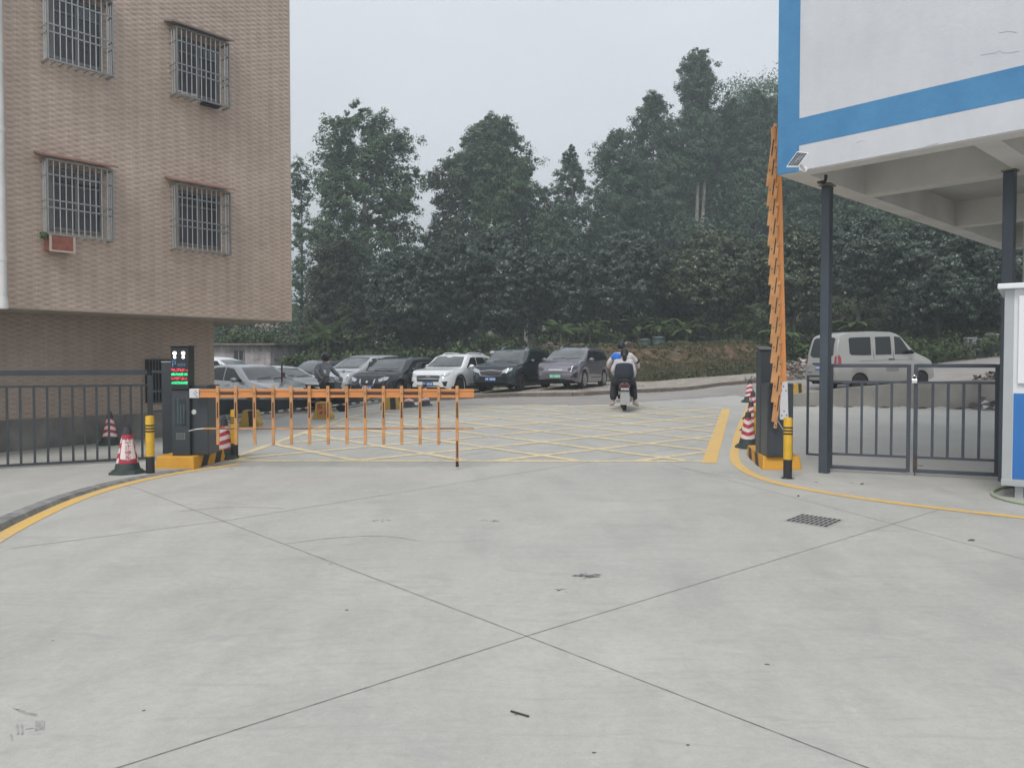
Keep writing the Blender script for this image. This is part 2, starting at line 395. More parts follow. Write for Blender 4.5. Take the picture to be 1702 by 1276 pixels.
# pencil-thin scribble of rubber at the lower left
mb = MB()
for pts in ([(22, 1178), (40, 1186), (60, 1191)], [(28, 1180), (50, 1186), (62, 1189)], [(18, 1222), (20, 1232)], [(28, 1205), (30, 1222)], [(36, 1205), (37, 1222)], [(42, 1213), (56, 1211)], [(60, 1200), (60, 1216), (72, 1214), (73, 1198)], [(64, 1200), (66, 1214)], [(69, 1198), (70, 1213)]):
    line_on_ground(mb, [g2(*p) for p in pts], .006, .0063, .05)
tag(mb.build('rubber_scribble', mat('rubber_scuff_soft', (.33, .33, .32), .9, var=.3, vs=20)), kind='structure')
# marks on the slab: tyre scuffs and spills, thin painted-on stains with their own shape
M_scuff = mat('rubber_scuff', (.13, .13, .13), .9, var=.5, vs=30)
M_scuff2 = mat('faint_tyre_mark', (.345, .345, .33), .9, var=.2, vs=12)
random.seed(4)
mb = MB()
def blotch(px, py, sx, sy, k, r=.012):
    p = G(px, py)
    for _ in range(k):
        x, y = p.x+random.gauss(0, sx), p.y+random.gauss(0, sy); a = random.uniform(0, 3.1); rr = r*random.uniform(.4, 1.5)
        pts = [(x+math.cos(t)*rr*random.uniform(.6, 1.8)*(2 if abs(math.cos(t-a)) > .7 else 1), y+math.sin(t)*rr*random.uniform(.6, 1.4), .0062+random.random()*.0008) for t in [i*math.pi/3 for i in range(6)]]
        mb.add(pts, [tuple(range(6))])
blotch(972, 958, .035, .03, 26, .011); blotch(930, 982, .03, .02, 6, .006); blotch(815, 866, .07, .03, 14, .007)
blotch(630, 866, .06, .02, 9, .006); blotch(400, 780, .1, .1, 3, .012); blotch(1430, 803, .2, .06, 4, .012)
for _ in range(10): blotch(random.uniform(0, 1700), random.uniform(780, 1270), .02, .02, 1, .0045)
tag(mb.build('scuff_marks', M_scuff), kind='structure')
mb = MB()
for pts in ([(470, 905), (560, 893), (640, 890), (700, 900)], [(700, 770), (840, 745), (960, 728)], [(1130, 778), (1250, 800), (1330, 812)],
            [(560, 745), (470, 752), (400, 758)], [(300, 850), (380, 842), (470, 845)]):
    line_on_ground(mb, smooth_path([g2(*p) for p in pts]), .022, .0058, .3)
tag(mb.build('tyre_marks', M_scuff2), kind='structure')
# small twig lying on the slab
a, b = G(849, 1184), G(879, 1193); mb = MB(); mb.bar(a+Vector((0, 0, .008)), b+Vector((0, 0, .008)), .008, .006)
tag(mb.build('twig', mat('dark_twig', (.05, .045, .04), .8)), 'thin dark straight twig lying alone on the grey slab near the camera', 'twig')
# leaves lying by the gate
M_leaf = mat('dry_leaf', (.10, .08, .05), .8)
for (px, py, lb) in ((1615, 899, 'dark dry leaf lying right of the drain grate'), (1433, 805, 'small dry leaf lying below the grey gate leaves'), (1327, 825, 'dark dry leaf lying on the yellow kerb line')):
    p = G(px, py); mb = MB(); s = .045; mb.add([(-s, 0, .006), (-s*.3, s*.3, .012), (s, .01, .008), (s*.2, -s*.35, .01), (0, 0, .02)], [(0, 1, 4), (1, 2, 4), (2, 3, 4), (3, 0, 4)])
    o = mb.build('fallen_leaf', M_leaf); o.location = p; o.rotation_euler.z = px; tag(o, lb, 'leaf')
# drain grate: slots in rows
q = [G(1305, 866), G(1375, 877), G(1402, 861), G(1334, 855)]
o = thing('drain_grate', 'square slotted drain grate set flush in the concrete before the gate', 'drain grate', (q[0]+q[2])/2)
ex = (q[1]-q[0]); ey = (q[3]-q[0]); ce = (q[0]+q[2])/2
mb = MB(); f_ = lambda u, v, z: tuple(q[0]+ex*u+ey*v-ce+Vector((0, 0, z)))
mb.add([f_(-.03, -.03, .006), f_(1.03, -.03, .006), f_(1.03, 1.03, .006), f_(-.03, 1.03, .006)], [(0, 1, 2, 3)]); mb.build('grate_plate', mat('cast_concrete', (.36, .36, .34), .8), o)
for r_ in range(4):
    mb = MB(); v0 = r_*.25+.02; v1 = v0+.2
    for k in range(9):
        u0 = k/9+.02; u1 = u0+.055; mb.add([f_(u0, v0, .010), f_(u1, v0, .010), f_(u1, v1, .010), f_(u0, v1, .010)], [(0, 1, 2, 3)])
    mb.build('slot_row', mat('slot_dark', (.012, .012, .012), .9, var=0), o)
# ================= left building: tiled upper storeys overhanging a recessed ground floor
def tile_mat(name, dark, light, mortar):
    nb = NB(name); ob = nb.obj((1, 1, 1), (R(90), 0, 0))   # wall plane x,z -> brick texture x,y
    def brick(vec, w_, h_, off, c1, c2, mo, ms):
        x = nb.n('ShaderNodeTexBrick'); nb.l(vec, x.inputs[0]); x.offset = off
        for k, v in (('Scale', 1), ('Mortar Size', ms), ('Mortar Smooth', .3), ('Bias', 0), ('Brick Width', w_), ('Row Height', h_)): x.inputs[k].default_value = v
        for k, v in (('Color1', c1), ('Color2', c2), ('Mortar', mo)): x.inputs[k].default_value = (*v, 1)
        return x
    b = brick(ob, .235, .085, .0, dark, light, mortar, .003)
    # moulded tiles that bulge alternately, like woven cane: relief shading mixed into the colour, raised cells lighter, sunk cells darker
    sp = nb.n('ShaderNodeSeparateXYZ'); nb.l(ob, sp.inputs[0]); n9 = nb.noise(ob, 5, 3)
    ph = nb.math('MULTIPLY_ADD', n9, 1.6, -.8)
    cx = nb.math('COSINE', nb.math('MULTIPLY_ADD', sp.outputs[0], 6.2832/.235, ph)); cz = nb.math('COSINE', nb.math('MULTIPLY_ADD', sp.outputs[1], 6.2832/.085, ph))
    v_ = nb.math('MULTIPLY', cx, cz); bul = v_; wv = cx
    f_ = nb.math('ADD', nb.math('MULTIPLY_ADD', v_, .34, .5), nb.math('MULTIPLY_ADD', cx, .13, nb.math('MULTIPLY', cz, .12)))
    c = nb.mix(f_, dark, light); c = nb.mix(.18, c, b.outputs[0])
    c = nb.mix(.75, c, nb.ramp(nb.noise(nb.obj(), .55, 5, .65), [(.3, (.84, .82, .80)), (.7, (1.1, 1.1, 1.1))]), 'MULTIPLY')
    c = nb.mix(.6, c, nb.ramp(nb.noise(nb.obj((1, 1, .25)), 3, 5, .7), [(.3, g3(.85)), (.7, g3(1.1))]), 'MULTIPLY')
    c = nb.mix(.5, c, nb.ramp(nb.noise(nb.obj(), 26, 4, .7), [(.3, g3(.8)), (.7, g3(1.15))]), 'MULTIPLY')
    c = nb.mix(nb.math('MULTIPLY', b.outputs[1], .35), c, mortar)
    # rain streaks and grime
    c = nb.mix(nb.ramp(nb.noise(nb.obj((3.2, 3.2, .18)), 1.6, 6, .7), [(.56, g3(0)), (.75, g3(.32))]), c, (.17, .14, .12))
    nb.col(c, .42); nb.bump(bul, .35, .010)
    return nb.m
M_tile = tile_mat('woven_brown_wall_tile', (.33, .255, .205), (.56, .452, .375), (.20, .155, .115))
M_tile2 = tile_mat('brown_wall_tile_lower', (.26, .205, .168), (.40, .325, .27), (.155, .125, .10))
WA = math.atan2(.7638, .6455)                     # wall direction in plan
P0 = Vector((-7.62, 11.76, 0)); ZS = 2.32
bld = thing('tiled_building', 'brown tiled apartment block on the left with overhanging upper floors and barred windows', 'building', P0, WA)
Wi = bld.matrix_basis.inverted() if False else (Matrix.Translation(P0) @ Matrix.Rotation(WA, 4, 'Z')).inverted()
def on_wall(px, py, off=0.0):                     # local (s, z) where a pixel's ray meets the plane y = -off in wall coordinates
    o_ = Wi @ Vector((0, 0, CH)); d = Wi.to_3x3() @ ray(px, py); t = (-off-o_.y)/d.y; p = o_+d*t; return p.x, p.z
S1 = on_wall(483.5, 300)[0]; SL = -3.0
mb = MB(); OV = 1.2
mb.box(SL, S1, 0, 9.0, ZS, 11.5); mb.build('upper_wall', M_tile, bld)
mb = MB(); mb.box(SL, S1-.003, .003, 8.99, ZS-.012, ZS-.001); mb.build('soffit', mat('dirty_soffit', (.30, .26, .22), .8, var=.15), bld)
SLW = on_wall(356, 600, -OV)[0]
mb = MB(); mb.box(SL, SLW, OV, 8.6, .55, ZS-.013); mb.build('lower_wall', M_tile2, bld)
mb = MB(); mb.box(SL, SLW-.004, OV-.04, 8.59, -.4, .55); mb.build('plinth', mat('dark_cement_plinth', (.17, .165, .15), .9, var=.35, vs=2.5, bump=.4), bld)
mb = MB(); mb.box(S1-2.6, S1-.9, 2.0, 2.25, ZS-.22, ZS-.013); mb.box(SLW+.003, S1-.35, 2.6, 2.85, ZS-.34, ZS-.013); mb.build('beam', mat('beam_plaster', (.27, .23, .19), .8), bld)
# drainpipe at the far left edge of the picture
sp_ = on_wall(1.5, 300, .12)[0]
mb = MB(); mb.tube([(sp_, -.12, ZS-.03), (sp_, -.12, 11)], .055, 14)
for z in (3.0, 4.9, 5.9, 7.9): mb.lathe([(.062, z), (.062, z+.07)], 14, (sp_, -.12, 0))
mb.lathe([(.07, ZS-.02), (.066, ZS+.12), (.058, ZS+.16)], 14, (sp_, -.12, 0))
mb.build('drainpipe', mat('white_pvc', (.62, .62, .60), .45, var=.1), bld, smooth=True)
M_cage = mat('galvanised_cage', (.30, .30, .29), .35, .7, var=.12, vs=9)
M_bar = mat('bright_steel_bar', (.56, .57, .56), .3, .75, var=.1, vs=9)
M_glass = mat('dim_window_glass', (.020, .024, .027), .06, 0, var=0, spec=.9)
M_wframe = mat('grey_alu_window', (.17, .17, .17), .4, .4)
M_aw = mat('faded_red_slab', (.26, .155, .13), .85, var=.25, vs=6)
def window(xl, xr, yt, yb, first, lab, kind):
    s0, zt = on_wall(xl, yt, .24); _, zb = on_wall(xl, yb, .24); s1 = on_wall(xr, (yt+yb)/2, .24)[0]
    g = .0
    fr = MB(); a0, a1, b0, b1 = s0+.10, s1-.08, zb+.10, zt-.06
    for x0, x1, z0, z1 in ((a0, a0+.05, b0, b1), (a1-.05, a1, b0, b1), (a0+.05, a1-.05, b0, b0+.05), (a0+.05, a1-.05, b1-.05, b1), ((a0+a1)/2-.025, (a0+a1)/2+.025, b0+.05, b1-.05), (a0+.05, (a0+a1)/2-.025, b0+(b1-b0)*.72, b0+(b1-b0)*.72+.04), ((a0+a1)/2+.025, a1-.05, b0+(b1-b0)*.72, b0+(b1-b0)*.72+.04)):
        fr.box(x0, x1, -.035, .0, z0, z1)
    w_ = fr.build('window', M_wframe, bld, bevel=.004, label=lab)
    p = MB(); p.box(a0+.04, a1-.04, -.012, -.004, b0+.04, b1-.04); p.build('pane', M_glass, w_)
    # curtains behind the glass read as slightly paler vertical folds
    p = MB(); n = 14; cw = (a1-a0)*.42
    for k in range(n):
        x = a0+.06+cw*k/n; p.box(x, x+cw/n*.6, -.0145, -.0125, b0+.06, b1-.1)
    for k in range(n):
        x = a0+.52*(a1-a0)+cw*k/n; p.box(x, x+cw/n*.55, -.0145, -.0125, b0+.06, b0+(b1-b0)*.7)
    p.build('curtain', mat('grey_curtain', (.085, .085, .095), .9, var=.2), w_)
    c = MB(); D = .24; r = .014
    for z in (zb, zt):
        c.bar((s0, -D, z), (s1, -D, z), .028, .028); c.bar((s0, -D, z), (s0, 0, z), .028, .028); c.bar((s1, -D, z), (s1, 0, z), .028, .028)
    for x in (s0, s1): c.bar((x, -D, zb), (x, -D, zt), .026, .024)
    hz = [zb+(zt-zb)*f for f in (.36, .46, .80)]
    for z in hz:
        c.bar((s0, -D-.004, z), (s1, -D-.004, z), .012, .022); c.bar((s0, -D, z), (s0, 0, z), .012, .02); c.bar((s1, -D, z), (s1, 0, z), .012, .02)
    for k in range(9): c.bar((s0+(s1-s0)*k/8, -D, zb), (s0+(s1-s0)*k/8, 0, zb), .012, .012)
    c.build('cage_frame', M_cage, w_)
    c = MB(); nbar = 11
    for k in range(1, nbar): x = s0+(s1-s0)*k/nbar; c.tube([(x, -D, zb), (x, -D, zt)], .0085, 6)
    for k in range(1, 3):
        for x in (s0, s1): c.tube([(x, -D*k/3, zb), (x, -D*k/3, zt)], .0115, 6)
    c.build('cage_bars', M_bar, w_, smooth=True)
    aw = MB(); aw.add([(s0-.1, -D-.10, zt+.03), (s1+.05, -D-.10, zt+.03), (s1+.05, 0, zt+.12), (s0-.1, 0, zt+.12), (s0-.1, -D-.10, zt+.06), (s1+.05, -D-.10, zt+.06), (s1+.05, 0, zt+.15), (s0-.1, 0, zt+.15)],
                      [(0,3,2,1),(4,5,6,7),(0,1,5,4),(1,2,6,5),(2,3,7,6),(3,0,4,7)])
    aw.build('awning', M_aw if kind else mat('grey_slab', (.2, .17, .16), .8), w_)
    return w_, s0, s1, zb, zt
window(78, 187, -32, 97, True, 'barred window at the top left cut by the top of the picture', 0)
w2 = window(78, 188, 264, 388, True, 'lower left barred window with a small red box under its cage', 1)
w3 = window(293, 381, 44, 155, True, 'upper right barred window with things lying on the cage floor', 0)
w4 = window(294, 383, 305, 413, True, 'lower right barred window under a faded red slab', 1)
# bits lying in the upper right cage and a box hanging under the lower left one
W_, s0, s1, zb, zt = w3
mb = MB(); random.seed(3)
for k in range(6): mb.ball((s0+.08+k*.05, -.16+random.uniform(-.05, .05), zb+.05), .045, 8, (1.2, .8, .7))
o = mb.build('cloth_bundle', mat('pale_cloth', (.38, .36, .33), .9, var=.3, vs=20), None, smooth=True); o.matrix_basis = Wi.inverted(); tag(o, 'pale crumpled bundle lying on the floor of the upper right window cage', 'cloth')
mb = MB(); mb.box(s0+.52, s0+.82, -.22, -.05, zb-.03, zb+.03)
for k in range(5): mb.ball((s0+.55+k*.06, -.16, zb-.02), .04, 8, (1, 1, .9))
o = mb.build('dark_bundle', mat('dark_navy_cloth', (.03, .03, .045), .9), None, smooth=True); o.matrix_basis = Wi.inverted(); tag(o, 'dark navy bundle sagging through the floor of the upper right window cage', 'cloth')
W_, s0, s1, zb, zt = w2
o = thing('hanging_box', 'small open red brown box with a pale rim hanging under the lower left window cage', 'box', P0, WA)
x0, x1, z1, z0 = s0+.02, s0+.37, zb-.02, zb-.27
mb = MB(); mb.box(x0, x1, -.25, -.02, z0+.02, z1); mb.build('box_body', mat('red_brown_box', (.24, .085, .06), .7, var=.25, vs=8), o)
mb = MB()
for a in ((x0-.01, x0+.02, z0, z1), (x1-.02, x1+.01, z0, z1), (x0+.02, x1-.02, z0, z0+.03)): mb.box(a[0], a[1], -.27, -.252, a[2], a[3])
mb.build('rim', mat('pale_rim', (.42, .36, .30), .7), o)
mb = MB(); mb.ball((x0-.06, -.2, zb-.03), .055, 8)
for k in range(12): mb.add([(x0-.06+random.uniform(-.07, .07), -.2+random.uniform(-.07, .07), zb-.03+random.uniform(-.06, .07)) for _ in range(3)], [(0, 1, 2)])
o = mb.build('pot_plant', mat('moss_green', (.05, .08, .03), .8), None); o.matrix_basis = Wi.inverted(); tag(o, 'little green plant clump at the corner of the lower left window cage', 'plant')
# barred opening in the recessed wall
s0, zt = on_wall(243, 597, -OV+.05); s1, zb = on_wall(284, 668, -OV+.05)
mb = MB(); y = OV-.06
for x0, x1, z0, z1 in ((s0, s0+.05, zb, zt), (s1-.05, s1, zb, zt), (s0+.05, s1-.05, zb, zb+.05), (s0+.05, s1-.05, zt-.05, zt)): mb.box(x0, x1, y, OV-.001, z0, z1)
w_ = mb.build('window', mat('dark_steel', (.03, .035, .04), .5, .5), bld, label='dark barred ground floor window behind the grey fence')
mb = MB(); mb.box(s0+.03, s1-.03, OV-.02, OV-.002, zb+.03, zt-.03); mb.build('pane', mat('black_opening', (.02, .02, .02), .5, var=0), w_)
mb = MB()
for k in range(1, 8): x = s0+(s1-s0)*k/8; mb.tube([(x, y+.01, zb), (x, y+.01, zt)], .012, 6)
mb.build('bars', mat('dull_bar', (.10, .105, .11), .5, .5), w_)

# ================= right building: white and blue, raised on steel posts
CR = Vector((3.402, 10.1, 0)); ZB = 3.90
VA = math.atan2(.687, .727)                        # local x runs along the side edge (away, right); local -y is the front's run
rb = thing('white_blue_building', 'white building with a broad blue painted border raised on grey steel posts at the right', 'building', CR, VA)
Ri = (Matrix.Translation(CR) @ Matrix.Rotation(VA, 4, 'Z')).inverted()
# local frame: x = v (depth of building), y = u (towards the left/far); building fills x>0, y<0. The front face is x = 0.
nb = NB('white_plaster'); ob = nb.obj()
c = nb.ramp(nb.noise(ob, .8, 5, .6), [(.3, (.50, .515, .555)), (.7, (.58, .592, .62))])
vor = nb.n('ShaderNodeTexVoronoi', feature='DISTANCE_TO_EDGE'); vor.inputs['Scale'].default_value = .55
wv_ = nb.n('ShaderNodeMix', data_type='VECTOR'); wv_.inputs[0].default_value = .18; nb.l(ob, wv_.inputs[4])
nz_ = nb.n('ShaderNodeTexNoise'); nz_.inputs['Scale'].default_value = 3; nz_.inputs['Detail'].default_value = 6; nb.l(ob, nz_.inputs[0]); nb.l(nz_.outputs[1], wv_.inputs[5]); nb.l(wv_.outputs[1], vor.inputs[0])
crk = nb.math('MULTIPLY', nb.ramp(vor.outputs[0], [(0, g3(1)), (.010, g3(0))]), nb.ramp(nb.noise(ob, .7, 2), [(.53, g3(0)), (.58, g3(.6))]))
c = nb.mix(crk, c, (.33, .33, .34)); c = nb.mix(.4, c, nb.ramp(nb.noise(nb.obj((1, 1, .3)), 4, 6, .7), [(.3, g3(.86)), (.7, g3(1.06))]), 'MULTIPLY')
nb.col(c, .7); nb.bump(nb.noise(ob, 8, 6, .7), .25, .02); M_white = nb.m
nb = NB('blue_wall_paint'); ob = nb.obj(); c = nb.ramp(nb.noise(ob, 1.6, 6, .65), [(.3, (.045, .185, .37)), (.7, (.075, .245, .45))])
c = nb.mix(.4, c, nb.ramp(nb.noise(ob, 30, 4, .7), [(.3, g3(.88)), (.7, g3(1.1))]), 'MULTIPLY')
nb.col(c, .65); nb.bump(nb.noise(ob, 7, 5, .7), .25, .02); M_blue = nb.m
M_soff = mat('grey_underside_plaster', (.62, .605, .575), .85, var=.1, vs=1.5, bump=.2, bs=6)
M_slab = mat('slab_underside', (.46, .45, .43), .85, var=.12, vs=1.2)
def on_front(px, py):
    o_ = Ri @ Vector((0, 0, CH)); d = Ri.to_3x3() @ ray(px, py); t = -o_.x/d.x; p = o_+d*t; return p.y, p.z
yv = on_front(1329, 150)[0]; z1 = on_front(1329, 242)[1]; z2 = on_front(1329, 197)[1]
Y9 = -12.0; T = .22; TOP = 11.0
mb = MB(); mb.box(0, T, yv, 0, ZB, TOP); mb.box(0, T, Y9, yv, z1, z2); mb.build('blue_border', M_blue, rb)
mb = MB(); mb.box(.003, T, Y9, yv, z2, TOP); mb.box(.003, T, Y9, yv, ZB+.001, z1); mb.build('front_wall', M_white, rb)
mb = MB(); mb.box(T, 9.8, -T, -.003, ZB, TOP); mb.box(9.6, 9.8, Y9, -T, ZB, TOP); mb.build('side_wall', M_white, rb)
mb = MB(); mb.box(T, 9.6, Y9, -T, ZB+.42, ZB+.55); mb.build('slab', M_slab, rb)
mb = MB(); B = lambda x0, x1, y0, y1, z=ZB-.012: mb.box(x0, x1, y0, y1, z, ZB+.42)
B(.02, .26, Y9, -.02); B(.26, 9.78, -.30, -.02); B(2.0, 2.24, Y9, -.30); B(5.8, 6.04, Y9, -.30); B(9.5, 9.78, Y9, -.30)
for x0, x1 in ((.26, 2.0), (2.24, 5.8), (6.04, 9.5)): B(x0, x1, -2.44, -2.18, ZB-.010)
mb.build('beams', M_soff, rb)
mb = MB()
for P in ([(1630, 92), (1646, 89), (1655, 88), (1661, 84), (1667, 88), (1680, 88), (1694, 85)], [(1660, 55), (1676, 52), (1690, 54)], [(1424, 238), (1432, 233), (1438, 236)], [(1540, 243), (1552, 240), (1560, 238)]):
    Q = [on_front(*p) for p in P]
    for (ya, za), (yb_, zb_) in zip(Q[:-1], Q[1:]): mb.bar((.0015, ya, za), (.0015, yb_, zb_), .0035, .0035, up=(1, 0, 0))
mb.build('plaster_cracks', mat('crack_grey', (.42, .43, .45), .9, var=.2), rb)
# steel posts
M_post = mat('grey_blue_painted_steel', (.070, .086, .105), .42, .3, var=.12, vs=2.5)
def local_r(x, y): return (Ri @ Vector((x, y, 0)))
p1 = at_z(1370, 786); p2 = at_z(1670, 800)
lp1 = local_r(p1.x, p1.y); lp2 = local_r(p2.x, p2.y)
for p, wd, zt, lb in ((lp1, .115, ZB-.03, 'slimmer post carrying the camera'), (lp2, .125, ZB-.014, 'post beside the booth')):
    mb = MB(); mb.box(p.x-wd/2, p.x+wd/2, p.y-wd/2, p.y+wd/2, 0, zt-.02); q_ = mb.build('post', M_post, rb, bevel=.006, label=None)
    k = MB(); k.box(p.x-.09, p.x+.09, p.y-.08, p.y+.08, zt-.012, zt); k.build('cap_plate', mat('rusty_plate', (.22, .19, .13), .8, var=.3, vs=12), q_)
mb = MB(); q_ = at_z(1691, 700, 0); mb.box(2.25, 2.7, -3.55, -3.1, 0, ZB+.4); mb.build('concrete_column', mat('pale_column', (.30, .30, .31), .8, var=.1), rb)
mb = MB(); x_, y_ = lp2.x+.35, lp2.y-.10; mb.tube([(x_, y_, 0), (x_, y_, ZB-.02)], .03, 10); mb.tube([(x_, y_, 3.45), (x_+.1, y_-1.2, 3.45)], .02, 8); mb.build('water_pipe', mat('pale_pipe', (.5, .52, .5), .4), rb, smooth=True)
# solar panel and dome camera at the corner
o = thing('solar_panel', 'small white framed solar panel tilted on the corner of the white and blue building', 'solar panel', (0, 0, 0))
sy, sz = on_front(1341, 268); pw = Ri.inverted() @ Vector((0, sy, sz)); o.location = pw; o.rotation_euler = (0, 0, VA)
def face(px, py, off):
    o_ = Ri @ Vector((0, 0, CH)); d = Ri.to_3x3() @ ray(px, py); t = (-off-o_.x)/d.x; p = o_+d*t; return Vector((p.x, p.y-sy, p.z-sz))
a, b, c_, d_ = face(1307, 277, .42), face(1327, 277, .34), face(1344, 254, .20), face(1325, 252, .24)
nrm = (b-a).cross(d_-a).normalized(); nrm = -nrm if nrm.x > 0 else nrm
def quadslab(mb, P, n_, t0, t1): return mb.add([p+n_*t0 for p in P]+[p+n_*t1 for p in P], [(0,3,2,1),(4,5,6,7),(0,1,5,4),(1,2,6,5),(2,3,7,6),(3,0,4,7)])
mb = MB(); quadslab(mb, [a, b, c_, d_], nrm, -.018, 0); mb.build('panel_frame', mat('white_plastic', (.75, .76, .77), .35, var=.03), o)
nb = NB('solar_cells'); nb.col(nb.ramp(nb.noise(nb.obj(), 9, 2), [(.3, (.05, .058, .07)), (.7, (.08, .088, .10))]), .5); M_cell = nb.m
mb = MB(); lp = lambda u, v: a.lerp(b, u).lerp(d_.lerp(c_, u), v)
for i in range(6):
    for j in range(4):
        u0, v0 = .05+j*.225, .05+i*.15; quadslab(mb, [lp(u0, v0), lp(u0+.205, v0), lp(u0+.205, v0+.135), lp(u0, v0+.135)], nrm, .002, .006)
mb.build('cells', M_cell, o)
mb = MB(); mb.tube([(a+c_)/2-nrm*.02, Vector((-.03, .02, -.10)), Vector((0, .02, -.10))], .018, 8); mb.lathe([(.035, -.02), (.035, 0)], 14, (0, .02, -.10), 'x'); mb.build('mount_arm', MATS['white_plastic'], o, smooth=True)
o = thing('dome_camera', 'small black dome security camera standing on top of the slim grey post', 'camera', at_depth(1366, 300, 10.42))
mb = MB(); mb.lathe([(.0, -.04), (.055, -.035), (.07, .02), (.072, .06), (.0, .06)], 16); mb.build('housing', mat('camera_black', (.02, .02, .022), .3, var=0), o, smooth=True)
mb = MB(); mb.ball((0, -.035, -.015), .042, 12); mb.build('lens_dome', mat('dark_lens', (.008, .008, .01), .05, var=0), o, smooth=True)
mb = MB(); mb.tube([(0, .02, .05), (-.10, .10, .09), (-.25, .1, .12)], .008, 6); mb.tube([(0, .04, .05), (-.06, .05, .12), (-.16, .12, .13)], .006, 6); mb.build('cable', mat('cream_cable', (.45, .43, .38), .6), o)
# ================= guard booth
bo = at_z(1680, 835); ba = R(-40)
bo = Vector((5.42, 8.62, 0))
o = thing('guard_booth', 'white and blue panelled guard booth standing at the right edge of the picture', 'booth', bo, R(-34))
WX = 1.9; HB = 2.30; Z0 = .14
M_bw = mat('white_powder_coat', (.66, .68, .70), .35, var=.04, vs=2); M_bg = mat('pale_grey_metal', (.40, .42, .43), .4, .2, var=.06)
nb = NB('booth_blue_panel'); nb.col(nb.ramp(nb.noise(nb.obj((1, 1, .3)), 3, 4), [(.3, (.02, .135, .40)), (.7, (.03, .165, .46))]), .4); M_bb = nb.m
mb = MB(); mb.box(0, WX, .01, 1.6, Z0, HB); mb.build('body', M_bw, o, bevel=.008)
mb = MB(); mb.box(-.004, .085, 0, .10, Z0, HB); mb.box(-.01, WX, -.004, .02, Z0, Z0+.07); mb.build('corner_trim', M_bg, o, bevel=.004)
mb = MB(); mb.box(.095, WX-.05, -.002, .012, Z0+.08, 1.16); mb.build('lower_panel', M_bb, o)
mb = MB(); mb.box(-.07, WX+.05, -.08, 1.7, HB, HB+.06); mb.build('roof', mat('booth_roof_white', (.72, .74, .76), .4, var=.03), o, bevel=.01)
mb = MB()
for x0, x1, z0, z1 in ((.13, .20, 1.27, 2.22), (1.3, 1.37, 1.27, 2.22), (.20, 1.3, 1.27, 1.34), (.20, 1.3, 2.15, 2.22)): mb.box(x0, x1, -.03, .009, z0, z1)
wn = mb.build('window', mat('white_window_frame', (.74, .75, .77), .35, var=.02), o, bevel=.005)
mb = MB(); mb.box(.19, 1.31, -.006, .004, 1.33, 2.16); mb.build('pane', mat('booth_glass', (.035, .04, .045), .08, var=0, spec=.8), wn)
for x in (.12, 1.5):
    for y in (.08, 1.3): mb = MB(); mb.box(x, x+.08, y, y+.08, 0, Z0); mb.build('foot', M_bg, o)
# hose
mb = MB(); hp = [G(1720, 842), G(1690, 838), G(1662, 831), G(1647, 824), G(1652, 816), G(1672, 811), G(1690, 808)]
pts = smooth_path([tuple(p+Vector((0, 0, .022))) for p in hp], 3); mb.tube(pts, .019, 8)
tag(mb.build('hose', mat('pale_green_hose', (.36, .42, .30), .4, var=.08), smooth=True), 'pale green hose curling out on the ground from under the guard booth', 'hose')

# ================= gates at the right
M_gate = mat('gate_grey_paint', (.075, .085, .105), .45, .3, var=.12, vs=4)
def gate_leaf(name, label, a, b, top_px, rails, bal, latch_side, group=None):
    """a, b: ground points of the leaf's ends (world)."""
    d = b-a; Lh = Vector((d.x, d.y, 0)).length; rz = math.atan2(d.y, d.x); o = thing(name, label, 'gate', (a.x, a.y, 0), rz, group)
    zt, zr1, zr2, zb = rails; mb = MB()
    mb.box(0, .045, -.022, .022, zb, zt); mb.box(Lh-.045, Lh, -.022, .022, zb, zt); mb.box(.045, Lh-.045, -.022, .022, zt-.045, zt); mb.box(.045, Lh-.045, -.022, .022, zb, zb+.045)
    mb.build('frame', M_gate, o, bevel=.004)
    for zr in (zr1-.03, zr2): mb = MB(); mb.box(.045, Lh-.045, -.016, .016, zr, zr+.03); mb.build('rail', M_gate, o)
    for k in range(bal):
        x = .045+(Lh-.09)*(k+1)/(bal+1); mb = MB(); mb.box(x-.016, x+.016, -.014, .014, zr2+.03, zr1-.03); mb.build('baluster', M_gate, o)
    return o, Lh
ga, gb = at_z(1377, 783), at_z(1512, 790); gc, gd_ = at_z(1517, 790), at_z(1659, 797)
rails = (1.475, 1.25, .23, .045)
o1, l1 = gate_leaf('gate_leaf', 'left grey steel gate leaf hung on the slim post', ga, gb, 0, rails, 4, 1)
o2, l2 = gate_leaf('gate_leaf', 'right grey steel gate leaf next to the guard booth with a bolt at its foot', gc, gd_, 0, rails, 4, 0)
mb = MB(); mb.tube([(.02, -.03, .30), (.02, -.03, -.0)], .008, 8); mb.box(.0, .05, -.035, -.022, .12, .2); mb.tube([(.02, -.03, .14), (.12, -.04, .14)], .006, 6); mb.build('drop_bolt', mat('rusty_bolt', (.12, .09, .07), .6, .5), o2)
# padlock
pl = at_depth(1506, 630, (ga.y+gb.y)/2-.25); o = thing('padlock', 'small shiny padlock hanging where the two gate leaves meet', 'padlock', Vector((gb.x+.02, gb.y-.05, pl.z)), math.atan2(gb.y-ga.y, gb.x-ga.x))
mb = MB(); mb.box(-.033, .033, -.014, .014, -.055, .0); mb.build('lock_body', mat('padlock_silver', (.75, .75, .74), .25, .8, var=.02), o, bevel=.006)
mb = MB(); mb.tube([(-.02, 0, 0)]+[(-.02*math.cos(t), 0, .03+.02*math.sin(t)) for t in [math.pi*i/8 for i in range(9)]]+[(.02, 0, 0)], .006, 8); mb.build('shackle', MATS['padlock_silver'], o, smooth=True)
